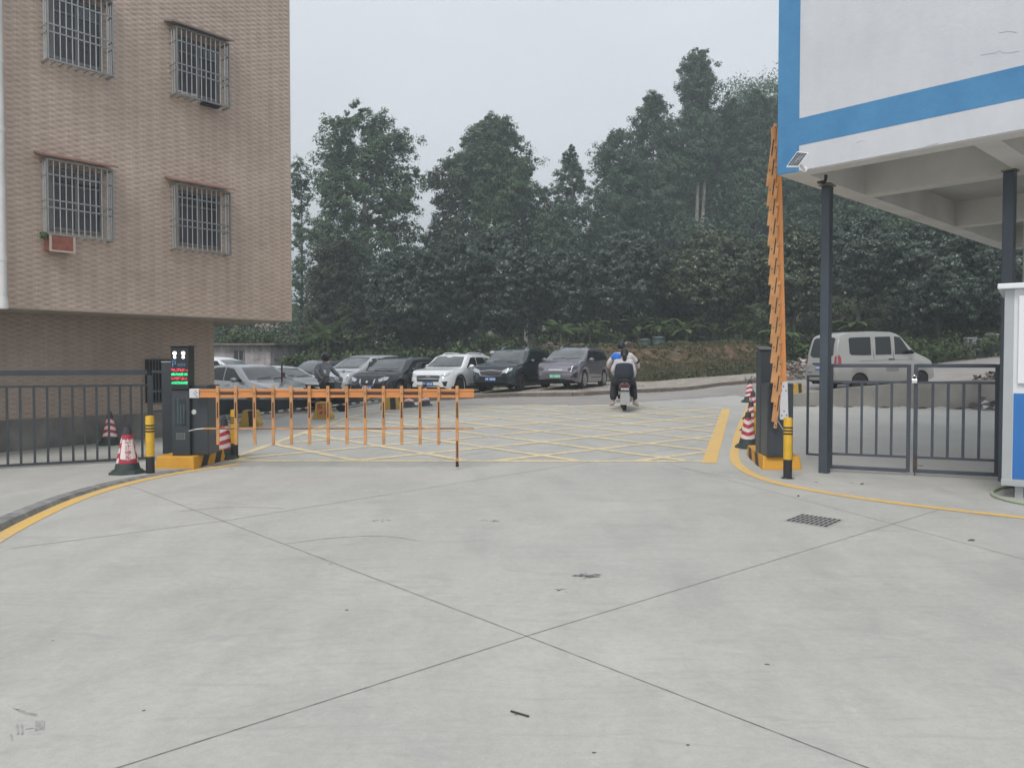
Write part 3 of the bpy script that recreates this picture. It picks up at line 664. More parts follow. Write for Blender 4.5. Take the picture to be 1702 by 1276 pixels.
# fixed side panel poking out left of the post
sa = at_z(1340, 762); sb = at_z(1364, 764); sa.z = sb.z = 0
d = sb-sa; o = thing('fence_panel', 'narrow grey fence panel sticking out left of the slim steel post', 'fence', sa, math.atan2(d.y, d.x)); Lh = .26
mb = MB(); mb.box(0, .03, -.014, .014, .06, 1.30); mb.box(.03, Lh, -.014, .014, 1.27, 1.30); mb.box(.03, Lh, -.014, .014, .06, .09); mb.build('panel_frame', M_gate, o)
mb = MB(); mb.box(Lh, Lh+.03, -.014, .014, .0, 1.30); mb.build('upright', M_gate, o)

# ================= left fence
fa, fb = at_z(-60, 783), at_z(250, 766); d = fb-fa; Lf = d.length
o = thing('railing', 'long dark grey steel railing with vertical bars in front of the tiled building', 'fence', fa, math.atan2(d.y, d.x))
M_rail = mat('dark_grey_railing', (.055, .062, .070), .5, .3, var=.15, vs=4)
zt = 1.385
for z0, z1, hw in ((1.31, 1.385, .03), (1.14, 1.17, .016), (.03, .065, .018)):
    mb = MB(); mb.box(0, Lf-.03, -hw, hw, z0, z1); mb.build('rail', M_rail, o)
s_ = .0
n = 0
for px in (-56, -34, -10, 12, 34, 57, 79, 100, 121, 141, 161, 181, 200, 218, 236):
    p = at_z(px, 775); dd = ray(px, 700); t = None
    # intersect view column with the fence line
    den = dd.x*d.y-dd.y*d.x; t = (fa.x*d.y-fa.y*d.x)/den; q = dd*t; s_ = (Vector((q.x-fa.x, q.y-fa.y, 0))).length
    mb = MB(); mb.box(s_-.016, s_+.016, -.012, .012, .065, 1.14); mb.build('baluster', M_rail, o)
mb = MB(); mb.box(Lf-.03, Lf+.04, -.035, .035, 0, 1.30); mb.build('post', M_rail, o)
gp = at_z(279, 757); o = thing('gate_post', 'wide dark grey steel post between the railing and the number plate camera', 'post', gp)
mb = MB(); mb.box(-.085, .085, 0, .14, 0, 1.50); mb.build('shaft', M_rail, o, bevel=.006); mb = MB(); mb.box(-.09, .09, -.005, .145, 1.50, 1.515); mb.build('cap', mat('pale_cap', (.4, .42, .4), .5), o)
mb = MB(); mb.box(-.26, -.085, .03, .07, 1.33, 1.37); mb.box(-.26, -.085, .03, .07, 1.02, 1.05); mb.box(-.26, -.085, .03, .07, .7, .73); mb.build('side_bracket', M_rail, o)

# ================= barrier islands, cabinets and booms
M_isl = paint_mat('yellow_island_paint', (.60, .30, .03), .22); M_blk = mat('black_stripe_paint', (.035, .035, .038), .6, var=.3, vs=10)
M_cab = mat('dark_cabinet_paint', (.052, .060, .070), .38, .2, var=.08, vs=2); M_cab2 = mat('black_plastic', (.018, .018, .020), .3, var=0)
def island(label, A, B, Cc, hgt, stripe_edge, nst, name='barrier_island'):
    A, B, Cc = Vector((A.x, A.y, 0)), Vector((B.x, B.y, 0)), Vector((Cc.x, Cc.y, 0)); D = A+(Cc-B)
    o = thing(name, label, 'traffic island', (A+Cc)/2); ctr = (A+Cc)/2; P = [A-ctr, B-ctr, Cc-ctr, D-ctr]
    zg = min(0, 0)
    mb = MB(); ins = .93; n = 4
    vs = [(p.x, p.y, 0) for p in P]+[(p.x*ins, p.y*ins, hgt) for p in P]; mb.add(vs, [(0,3,2,1), (4,5,6,7), (0,1,5,4), (1,2,6,5), (2,3,7,6), (3,0,4,7)])
    mb.build('block', M_isl, o, bevel=.015)
    i, j = stripe_edge; p, q = P[i], P[j]; e = q-p; nn = Vector((e.y, -e.x, 0)).normalized()
    if nn.dot((p+q)/2) < 0: nn = -nn
    mb = MB()
    for k in range(nst):
        u0 = (k+.45)/(nst+.15)*.9; u1 = u0+.19; sk = .14
        V4 = []
        for (u, z) in ((u0, .004), (u1, .004), (min(u1+sk, 1.0), hgt-.012), (min(u0+sk, 1.0), hgt-.012)):
            f = 1-(1-ins)*z/hgt; pt = (p+e*u)*f+nn*.0035; V4.append((pt.x, pt.y, z))
        mb.add(V4, [(0, 1, 2, 3)])
    mb.build('stripes', M_blk, o); return o
iA, iB, iC = at_z(256, 780), at_z(322, 781), at_z(376, 765)
island('yellow painted concrete island with black slanted stripes under the left barrier', iA, iB, iC, .185, (1, 2), 2)
jB, jA, jC = at_z(1267, 781), at_z(1333, 781), at_z(1240, 758)
island('yellow painted concrete island with black slanted stripes under the right barrier', jA, jB, jC, .185, (1, 2), 2)
IH = .186
def cabinet(label, base, rz, wx, wy, top, knob_x, knob_z):
    o = thing('barrier_cabinet', label, 'barrier machine', base, rz)
    mb = MB(); mb.prism([(0, 0), (wx, 0), (wx+.0, wy), (0, wy)], 0, top); mb.build('housing', M_cab, o, bevel=.012)
    mb = MB(); mb.box(-.008, wx+.008, -.008, wy+.008, top, top+.02); mb.build('lid', M_cab, o, bevel=.005)
    mb = MB(); mb.box(.012, wx-.012, -.004, .002, .03, top-.12); mb.build('door', M_cab, o, bevel=.003)
    mb = MB(); mb.lathe([(.0, -.014), (.03, -.012), (.037, -.003), (.037, .004)], 20, (knob_x, -.004, knob_z), 'y'); mb.build('lock_cover', mat('pale_round_cover', (.62, .62, .58), .35, var=.03), o, smooth=True)
    return o
cb = at_z(318, 756, IH); cabinet('dark grey barrier cabinet at the left end of the lowered orange boom', cb, R(0), .245, .42, .97, .045, .61)
# the side of the left cabinet seen in the photo is a second bay behind it
o = thing('number_plate_camera', 'black number plate camera column with a lit red and green display left of the barrier', 'entry terminal', at_z(301, 757, IH))
mb = MB(); mb.box(-.125, .125, 0, .16, 0, .93); mb.build('column', M_cab, o, bevel=.01)
mb = MB(); mb.box(-.12, .135, -.03, .17, .93, 1.53); mb.build('display_box', M_cab2, o, bevel=.01)
mb = MB(); mb.box(-.13, .15, -.05, .18, 1.531, 1.55); mb.build('hood', M_cab2, o, bevel=.004)
M_lampw = mat('lit_fill_lamp', (1, 1, .97), .3, var=0, emit=1.6); M_red = mat('red_led', (1, .06, .09), .4, var=0, emit=1.2); M_grn = mat('green_led', (.05, 1, .35), .4, var=0, emit=1.0); M_lb = mat('blue_led', (.06, .18, .30), .4, var=0, emit=.5)
for x, z, r in ((-.06, 1.44, .026), (.06, 1.44, .026), (-.06, 1.385, .019), (.06, 1.385, .019)):
    mb = MB(); mb.lathe([(0, -.04), (r, -.038), (r, -.028)], 16, (x, 0, z), 'y'); mb.build('lamp', M_lampw, o, smooth=True)
mb = MB(); mb.bar((-.09, -.034, 1.25), (-.09, -.034, 1.33), .008, .004); mb.bar((-.09, -.034, 1.33), (-.05, -.034, 1.33), .006, .008); mb.bar((-.05, -.034, 1.33), (-.05, -.034, 1.29), .008, .004); mb.bar((-.09, -.034, 1.29), (-.05, -.034, 1.29), .006, .008)
for k in range(4): x = -.02+k*.03; mb.bar((x, -.034, 1.30), (x+.016, -.034, 1.28), .004, .006); mb.bar((x+.016, -.034, 1.28), (x, -.034, 1.26), .004, .006)
mb.build('parking_symbol', M_lb, o)
random.seed(12)
for r_, (m_, zc) in enumerate(((M_red, 1.205), (M_grn, 1.145), (M_red, 1.085), (M_grn, 1.025))):   # four rows of blurred dot-matrix characters
    mb = MB()
    for g_ in range(8):
        for dx in range(4):
            for dz in range(5):
                if random.random() < (.5 if r_ % 2 else .36): x = -.112+g_*.029+dx*.0063; z = zc-.016+dz*.0075; mb.box(x, x+.005, -.0345, -.031, z, z+.0055)
    mb.build('display_row', m_, o)
mb = MB(); mb.box(-.08, .08, -.004, .0, .42, .80); pz = mb.build('glass_strip', mat('dark_glass_strip', (.03, .04, .045), .08, var=0), o)
mb = MB()
for k, x in enumerate((-.04, .0, .045)):
    for j in range(9 if k else 12): z = .46+j*.03; mb.box(x-.006, x+.006+random.random()*.008, -.0065, -.0045, z, z+.012)
mb.build('strip_marks', mat('faint_blue_marks', (.10, .17, .20), .4, var=0), pz)
mb = MB()
for i in range(4):
    for j in range(3): mb.lathe([(0, -.003), (.008, -.003), (.008, .001)], 8, (-.055+i*.035, 0, .24+j*.035), 'y')
mb.build('speaker_holes', mat('pale_dots', (.45, .47, .40), .5, var=0), o)

M_or = mat('orange_boom_paint', (.60, .245, .075), .4, var=.10, vs=2.5); M_or2 = mat('faded_orange_bar', (.50, .25, .10), .5, var=.22, vs=6); M_brn = mat('dark_brown_strip', (.05, .022, .018), .5, var=.2)
M_plate = mat('white_bracket', (.62, .62, .64), .4, .2, var=.05)
YB = 10.95
def bx(px): return at_depth(px, 650, YB).x
def bz(py): return at_depth(500, py, YB).z
xL, xR = bx(332), bx(788); zt, zb = bz(646.5), bz(660.5)
o = thing('lowered_boom', 'lowered orange barrier boom with hanging bars reaching across the driveway', 'barrier boom', (xL, YB, 0))
mb = MB(); mb.box(0, xR-xL, -.022, .022, zb, zb+.032); mb.box(0, xR-xL, -.022, .022, zt-.030, zt); mb.box(0, xR-xL, -.012, .012, zb+.032, zt-.030); mb.build('arm', M_or, o, bevel=.003)
mb = MB(); mb.box(bx(316)-xL, -.002, -.03, .03, zb-.005, zt+.005)
mb.build('bracket', M_plate, o, bevel=.004)
mb = MB()
for x, z in ((-.05, .05), (-.03, .03), (-.03, .08), (-.07, .07), (-.05, .10)): mb.lathe([(0, -.036), (.007, -.036), (.007, -.029)], 8, (x, 0, zb+z-.01), 'y')
mb.build('bolts', M_blk, o)
bars = [363, 393, 424, 455, 485, 515, 546, 577, 607.5, 638, 668, 698.5, 729.5, 760]
zlow = bz(712)
mb = MB(); mb.box(bx(336)-xL, xR-xL, -.016, .010, zlow-.010, zlow+.012); mb.build('lower_rail', M_or2, o)
for k, px in enumerate(bars):
    x = bx(px)-xL; z0 = bz(738.5) if px < 750 else bz(766)
    mb = MB(); mb.box(x-.021, x+.021, -.044, -.024, z0, bz(641)); q = mb.build('bar', M_or2, o, bevel=.002)
    mb = MB(); mb.box(x-.009, x+.009, -.047, -.0435, bz(694), bz(668)); mb.build('dark_insert', M_brn, q)
    for r_, z_ in ((.008, (zt+zb)/2), (.006, zlow)): mb = MB(); mb.lathe([(0, -.048), (r_, -.048), (r_, -.043)], 8, (x, 0, z_), 'y'); mb.build('bolt', M_brn, q)
    if px > 750: mb = MB(); mb.box(x-.009, x+.009, -.047, -.0435, bz(760), bz(732)); mb.build('dark_insert', M_brn, q)
mb = MB()
for k in range(0, len(bars)-1, 2):
    mb.box(bx(bars[k])-xL+.03, bx(bars[k+1])-xL-.03, -.0265, -.011, zb+.045, zt-.042); mb.box(bx(bars[k])-xL+.03, bx(bars[k+1])-xL-.03, -.0185, -.0150, zlow-.006, zlow+.006)
mb.build('black_strips', M_brn, o)
mb = MB(); x = bx(760)-xL; mb.box(x-.02, x+.02, -.05, -.02, bz(770), bz(766)); mb.lathe([(.022, bz(775)), (.026, bz(773)), (.018, bz(769.5))], 12, (x, -.034, 0)); mb.build('foot', M_cab2, o)
mb = MB(); mb.tube([(bx(314)-xL, -.02, bz(716)), (bx(326)-xL, -.02, bz(713)), (bx(338)-xL, -.02, zlow)], .008, 6); mb.build('tie_wire', mat('grey_wire', (.4, .4, .4), .4, .5), o)

# right cabinet, tall column and raised boom
cb2 = at_z(1274.5, 759, IH)
o = thing('barrier_cabinet', 'dark grey barrier cabinet below the raised boom on the right island', 'barrier machine', cb2, 0)
zt2 = at_depth(1290, 637, cb2.y).z-IH; w2_ = at_depth(1318.5, 700, cb2.y).x-cb2.x; bl = at_depth(1264, 700, cb2.y+.34).x-cb2.x
mb = MB(); mb.prism([(0, 0), (w2_, 0), (w2_, .34), (bl, .34), (bl, .28)], 0, zt2); mb.build('housing', M_cab, o, bevel=.01)
mb = MB(); mb.box(.02, w2_-.012, -.004, .002, .03, zt2-.05); mb.build('door', M_cab, o, bevel=.003)
k_ = at_depth(1297.5, 687, cb2.y)-cb2; mb = MB(); mb.lathe([(.0, -.014), (.03, -.012), (.037, -.003), (.037, .004)], 20, (k_.x, -.004, k_.z), 'y'); mb.build('lock_cover', MATS['pale_round_cover'], o, smooth=True)
o = thing('terminal_column', 'tall dark steel terminal column seen from behind beside the raised boom', 'entry terminal', at_depth(1273.5, 745, cb2.y+.42)); o.location.z = IH
zc = at_depth(1273, 583, cb2.y+.42).z-IH
mb = MB(); mb.box(-.095, .09, 0, .2, 0, zc); mb.build('column', M_cab, o, bevel=.01); mb = MB(); mb.add([(-.105, -.01, zc), (.10, -.01, zc), (.10, .22, zc+.05), (-.105, .22, zc+.05), (-.105, -.01, zc+.02), (.10, -.01, zc+.02), (.10, .22, zc+.07), (-.105, .22, zc+.07)], [(0,3,2,1),(4,5,6,7),(0,1,5,4),(1,2,6,5),(2,3,7,6),(3,0,4,7)]); mb.build('hood', M_cab2, o)
YR = cb2.y-.06
pA = at_depth(1300.5, 697, YR); pT = at_depth(1289.5, 212, YR); 
o = thing('raised_boom', 'raised orange barrier boom folded upright with its bars nested like feathers', 'barrier boom', (pA.x, YR, 0))
A_ = Vector((0, 0, pA.z)); T_ = Vector((pT.x-pA.x, 0, pT.z)); dr = (T_-A_).normalized(); sd_ = Vector((dr.z, 0, -dr.x))
cen = lambda t, s_, y: A_+dr*t+sd_*s_+Vector((0, y, 0))
Lb = (T_-A_).length
mb = MB(); 
for s_ in (-.036, .036): mb.bar(cen(.5, s_, 0), cen(Lb, s_, 0), .036, .05, up=sd_)
mb.bar(cen(.5, 0, 0), cen(Lb, 0, 0), .03, .028, up=sd_)
mb.build('arm', M_or, o)
mb = MB(); mb.bar(cen(0, .015, 0), cen(.52, .015, 0), .07, .115, up=sd_); mb.build('bracket', M_plate, o, bevel=.004)
mb = MB()
for t, s_ in ((.06, -.02), (.06, .045), (.12, .012), (.40, -.02), (.40, .045), (.46, .012)): c_ = cen(t, s_, -.036); mb.lathe([(0, c_.y-.004), (.009, c_.y-.004), (.009, c_.y+.002)], 8, (c_.x, 0, c_.z), 'y')
mb.build('bolts', M_blk, o)
th = R(8.5); nbar = 14; sp_b = .268
for k in range(nbar):
    t = .50+k*sp_b; piv = cen(t, -.028, -.040-.0015*(k % 2)); dn = (-dr)*math.cos(th)-sd_*math.sin(th)
    a = piv-dn*.06; b = piv+dn*(.80 if k else .62); mb = MB(); mb.bar(a, b, .018, .040, up=dn.cross(Vector((0, 1, 0)))); q = mb.build('bar', M_or2, o, bevel=.002)
    mb = MB(); f = Vector((0, -.0105, 0)); mb.bar(piv+dn*.16+f, piv+dn*.38+f, .004, .014, up=dn.cross(Vector((0, 1, 0)))); mb.build('dark_insert', M_brn, q)
    for c_ in (piv, piv+dn*.58): mb = MB(); mb.lathe([(0, c_.y-.013), (.009, c_.y-.013), (.009, c_.y-.005)], 8, (c_.x, 0, c_.z), 'y'); mb.build('bolt', M_brn, q)
mb = MB(); off = (-dr)*math.cos(th)*.58-sd_*math.sin(th)*.58; mb.bar(cen(.5, -.028, -.02)+off+dr*.05, cen(.5+(nbar-1)*sp_b, -.028, -.02)+off, .012, .022, up=sd_); mb.build('linked_rail', M_or2, o)
e_ = at_depth(1288, 693, YR-.02); f_2 = at_depth(1302, 718, YR-.02); mb = MB(); mb.tube([(e_.x-pA.x, -.05, e_.z), (f_2.x-pA.x, -.08, f_2.z)], .007, 6); mb.tube([(f_2.x-pA.x-.02, -.08, f_2.z-.015), (f_2.x-pA.x+.03, -.08, f_2.z)], .012, 6); mb.build('tie_wire', MATS['grey_wire'], o)

# ================= bollards
M_by = mat('yellow_bollard_paint', (.60, .36, .025), .4, var=.12, vs=7); M_bk = mat('black_bollard_paint', (.022, .023, .026), .4, var=.1)
def bollard(label, px, py, top):
    p = G(px, py); Hh = at_depth(px, top, p.y).z-p.z; o = thing('bollard', label, 'bollard', p, 0, 'yellow and black steel bollards at the barriers'); r = .055; s = Hh/.80
    mb = MB(); mb.lathe([(r, .0), (r, .25*s)], 20); mb.build('black_sleeve', M_bk, o, smooth=True)
    mb = MB(); mb.lathe([(r+.001, .2505*s), (r+.001, .775*s), (r-.004, .79*s), (.0, .80*s)], 20); mb.build('tube', M_by, o, smooth=True)
    mb = MB()
    for z in (.575, .615, .655): mb.lathe([(r+.001, z*s), (r+.0045, (z+.003)*s), (r+.0045, (z+.018)*s), (r+.001, (z+.021)*s)], 20)
    mb.build('bands', M_bk, o, smooth=True)
    mb = MB(); mb.lathe([(.085, .001), (.085, .008), (r, .009)], 20); q = mb.build('base_plate', M_bk, o)
    mb = MB()
    for a in range(4): mb.lathe([(.008, .008), (.008, .018), (0, .018)], 6, (.07*math.cos(a*1.57+.78), .07*math.sin(a*1.57+.78), 0))
    mb.build('bolts', M_cage, q)
    return o
bollard('black and yellow bollard nearest the railing, beside the red and white sign cone', 250, 789, 690)
bollard('black and yellow bollard behind the hanging bars of the lowered boom', 390, 762, 680)
bollard('black and yellow bollard in front of the right barrier cabinet', 1309, 795, 693)
bollard('black and yellow bollard half hidden left of the right barrier cabinet', 1258.5, 744, 673)

# ================= traffic cones
nb = NB('cone_stripes'); s3 = nb.n('ShaderNodeSeparateXYZ'); nb.l(nb.tc.outputs['Object'], s3.inputs[0])
an = nb.math('ARCTAN2', s3.outputs[1], s3.outputs[0]); an = nb.math('ABSOLUTE', nb.math('SUBTRACT', nb.math('FRACT', nb.math('MULTIPLY', an, .31831)), .5))
q_ = nb.math('FRACT', nb.math('ADD', nb.math('MULTIPLY', s3.outputs[2], 7.2), nb.math('MULTIPLY', an, .75)))
c = nb.mix(nb.math('GREATER_THAN', q_, .5), (.42, .035, .06), (.68, .62, .60)); c = nb.mix(.5, c, nb.ramp(nb.noise(nb.obj(), 14, 5), [(.3, g3(.8)), (.7, g3(1.1))]), 'MULTIPLY'); nb.col(c, .4); M_cs = nb.m
M_cg = mat('dark_green_rubber', (.030, .045, .042), .6, var=.2, vs=12); M_cr = mat('cone_red_film', (.40, .03, .055), .4, var=.1); M_cw = mat('cone_white_film', (.70, .64, .62), .4, var=.06)
def make_cone(label, sign=False):
    o = thing('traffic_cone', label, 'traffic cone', (0, 0, 0), 0, 'red and white rubber traffic cones')
    def rr(z): return .175-.135*z/.70     # radius by height
    pr = [(.185, 0)]
    mb = MB(); n = 8; oct_ = lambda r, z, k: [(r*math.cos(R(45*i+22.5)), r*math.sin(R(45*i+22.5)), z) for i in range(8)]
    rings = [(.255, 0), (.255, .03), (.22, .045), (.22, .06), (.19, .075)]; vs = []; fs = []
    for r, z in rings: vs += oct_(r, z, 0)
    for i in range(len(rings)-1): fs += [(i*8+k, i*8+(k+1) % 8, (i+1)*8+(k+1) % 8, (i+1)*8+k) for k in range(8)]
    fs += [tuple(reversed(range(8))), tuple(range(32, 40))]; mb.add(vs, fs); mb.build('base', M_cg, o, bevel=.008)
    mb = MB(); mb.lathe([(rr(.06)+.004, .074), (rr(.16), .17)], 24); mb.build('lower_cone', M_cg, o, smooth=True)
    mb = MB(); mb.lathe([(rr(.17), .1705), (rr(.56), .5595)], 24); mb.build('reflective_sleeve', M_cs, o, smooth=True)
    mb = MB(); mb.lathe([(rr(.56)-.004, .56), (rr(.64), .64), (.045, .665), (0, .668)], 24)
    mb.tube([(-.026, 0, .655), (-.026, 0, .69), (-.012, 0, .708), (.012, 0, .708), (.026, 0, .69), (.026, 0, .655)], .009, 8); mb.build('cap', M_cg if not sign else mat('cap_dark', (.045, .035, .045), .6), o, smooth=True)
    if sign:      # flexible sign wrapped round the front of the cone (front is local -y)
        def wrap(name, z0, z1, a0, a1, off, m, shape=None, rows=14, cols=14):
            vs = []; 
            for i in range(rows+1):
                z = z0+(z1-z0)*i/rows; wd_ = 1.0 if shape is None else shape(i/rows)
                for j in range(cols+1):
                    a = (a0+a1)/2+(a1-a0)/2*wd_*(2*j/cols-1); r = rr(z)+off; vs.append((r*math.sin(a), -r*math.cos(a), z))
            fs = [(i*(cols+1)+j, i*(cols+1)+j+1, (i+1)*(cols+1)+j+1, (i+1)*(cols+1)+j) for i in range(rows) for j in range(cols)]
            mb = MB(); mb.add(vs, fs); return mb.build(name, m, o, smooth=True)
        wrap('sign_panel', .18, .56, R(-52), R(60), .004, M_cr)
        sg = wrap('sign_field', .21, .515, R(-43), R(51), .007, M_cw, lambda t: math.sin(math.pi*min(1, (.10+.9*t)*1.0))**.0001*min(1, math.sqrt(max(0, 1-max(0, (.14-t)/.14)**2))*1)*min(1, math.sqrt(max(.02, 1-max(0, (t-.93)/.07)**2))))
        for k, ch in enumerate('禁止停车'):
            zc = .478-k*.080; sz_ = .072
            c_ = bpy.data.curves.new('t', 'FONT'); c_.body = ch; c_.size = sz_*1.18; c_.align_x = 'CENTER'; c_.align_y = 'CENTER'; c_.offset = .0008
            q = bpy.data.objects.new('t', c_); C.objects.link(q); dg = bpy.context.evaluated_depsgraph_get(); me = bpy.data.meshes.new_from_object(q.evaluated_get(dg)); bpy.data.objects.remove(q)
            for v in me.vertices:
                x, y = v.co.x, v.co.y; z = zc+y; a = x/(rr(z)+.01)+R(4); r = rr(z)+.0105; v.co = (r*math.sin(a), -r*math.cos(a), z)
            me.materials.clear(); me.materials.append(M_cr); me.name = 'character'; q = bpy.data.objects.new('character', me); C.objects.link(q); q.parent = sg
    return o
cs = make_cone('red and white cone with a no parking sign beside the railing bollard', True); cs.location = G(212, 789); cs.rotation_euler = (0, 0, R(27))
def sc(o, px, py, top): p = o.location; s = (at_depth(px, top, p.y).z-p.z)/.71; o.scale = (s, s, s)
sc(cs, 212, 789, 704)
c0 = make_cone('plain red and white striped cone behind the railing'); first = True
for px, py, top, rz, lb in ((183, 739, 683, 10, 'plain red and white striped cone standing behind the railing'), (373, 762, 692, 60, 'red and white cone behind the left barrier cabinet'),
        (680, 677, 637, 0, 'red and white cone seen under the boom left of the other far one'), (706, 675, 636, 30, 'red and white cone seen under the boom right of the other far one'),
        (1246, 668, 629, 0, 'farthest red and white cone on the right, by the end of the yellow kerb line'), (1251, 697, 648, 40, 'second farthest cone of the row by the right barrier cabinet'),
        (1248, 716, 664, 20, 'third farthest cone of the row by the right barrier cabinet'), (1243, 744, 681, 75, 'nearest cone of the row left of the right barrier cabinet')):
    o = c0 if first else copy_tree(c0); first = False
    o.location = G(px, py); o.rotation_euler = (0, 0, R(rz)); sc(o, px, py, top); o['label'] = lb
# ================= vehicles
def carpaint(name, col, rough=.28, metal=.35):
    return mat(name, col, rough, metal, var=.04, vs=1.2, coat=.8)
M_tyre = mat('tyre_rubber', (.018, .018, .019), .85, var=.2, vs=9, bump=.3); M_rim = mat('alloy_rim', (.42, .43, .44), .3, .8, var=.08); M_rimd = mat('dark_rim', (.10, .10, .11), .35, .7, var=.05)
M_cg2 = mat('car_window_glass', (.014, .018, .019), .06, 0, var=0, spec=.45); M_ws = mat('windscreen_glass', (.095, .105, .108), .06, 0, var=.4, vs=1.6, spec=.7)
M_trim = mat('black_car_trim', (.015, .015, .016), .5, var=0); M_grl = mat('car_grille', (.02, .02, .022), .35, var=.0); M_chr = mat('chrome_strip', (.65, .66, .67), .12, .95, var=0)
M_hl = mat('headlight_lens', (.48, .52, .55), .08, .3, var=.35, vs=14, coat=.8); M_hld = mat('headlight_dark', (.05, .055, .06), .08, .2, var=.3, vs=14, coat=.8); M_tl = mat('tail_lamp_red', (.30, .012, .03), .12, 0, var=.25, vs=10, coat=.8)
M_pb = mat('blue_number_plate', (.03, .11, .36), .4, var=.05); M_pg = mat('green_number_plate', (.10, .42, .26), .4, var=.05); M_pw = mat('plate_marks', (.75, .77, .78), .4, var=0)
M_seam = mat('panel_gap_and_crease_shade', (.012, .012, .013), .8, var=0); M_und = mat('car_underbody', (.012, .012, .012), .9, var=0)
def lin(pts, x, sm=.05):
    P = np.array(pts, float); o = 0
    for k in (-1, -.5, 0, .5, 1): o += np.interp(x+k*sm, P[:, 0], P[:, 1])
    return o/5
def wheel(parent, x, y, r, side, rimm, w_=.21, spokes=5, rim_frac=.68):
    mb = MB(); mb.lathe([(r*rim_frac, -w_/2), (r*.93, -w_/2), (r, -w_/2+.03), (r, w_/2-.03), (r*.93, w_/2), (r*rim_frac, w_/2), (r*rim_frac*.98, w_/2-.04), (r*rim_frac*.98, -w_/2+.02)], 28, (0, 0, 0), 'y')
    t = mb.build('wheel', M_tyre, parent, smooth=True); t.location = (x, y, r)
    mb = MB(); R0 = r*rim_frac; s = side; yo = s*(w_/2-.015)
    mb.lathe([(R0*.9, yo), (R0, yo+s*.012), (R0*1.01, yo-s*.04)], 28, (0, 0, 0), 'y'); mb.lathe([(0, yo+s*.004), (.05, yo+s*.002), (.055, yo-s*.03)], 14, (0, 0, 0), 'y')
    for k in range(spokes):
        for da in (-.11, .11):
            a = 2*math.pi*k/spokes+.3; p = (math.cos(a+da*1.3)*.04, yo-s*.012, math.sin(a+da*1.3)*.04); q = (math.cos(a+da)*R0*.93, yo-s*.004, math.sin(a+da)*R0*.93)
            mb.bar(p, q, .022, .028, up=(0, 1, 0))
    rr_ = mb.build('rim', rimm, t, smooth=True, angle=30)
    mb = MB(); mb.lathe([(0, -s*.02), (R0*.97, -s*.02)], 24, (0, 0, 0), 'y'); mb.build('brake_disc', mat('brake_dark', (.03, .03, .03), .5, .4, var=0), t)
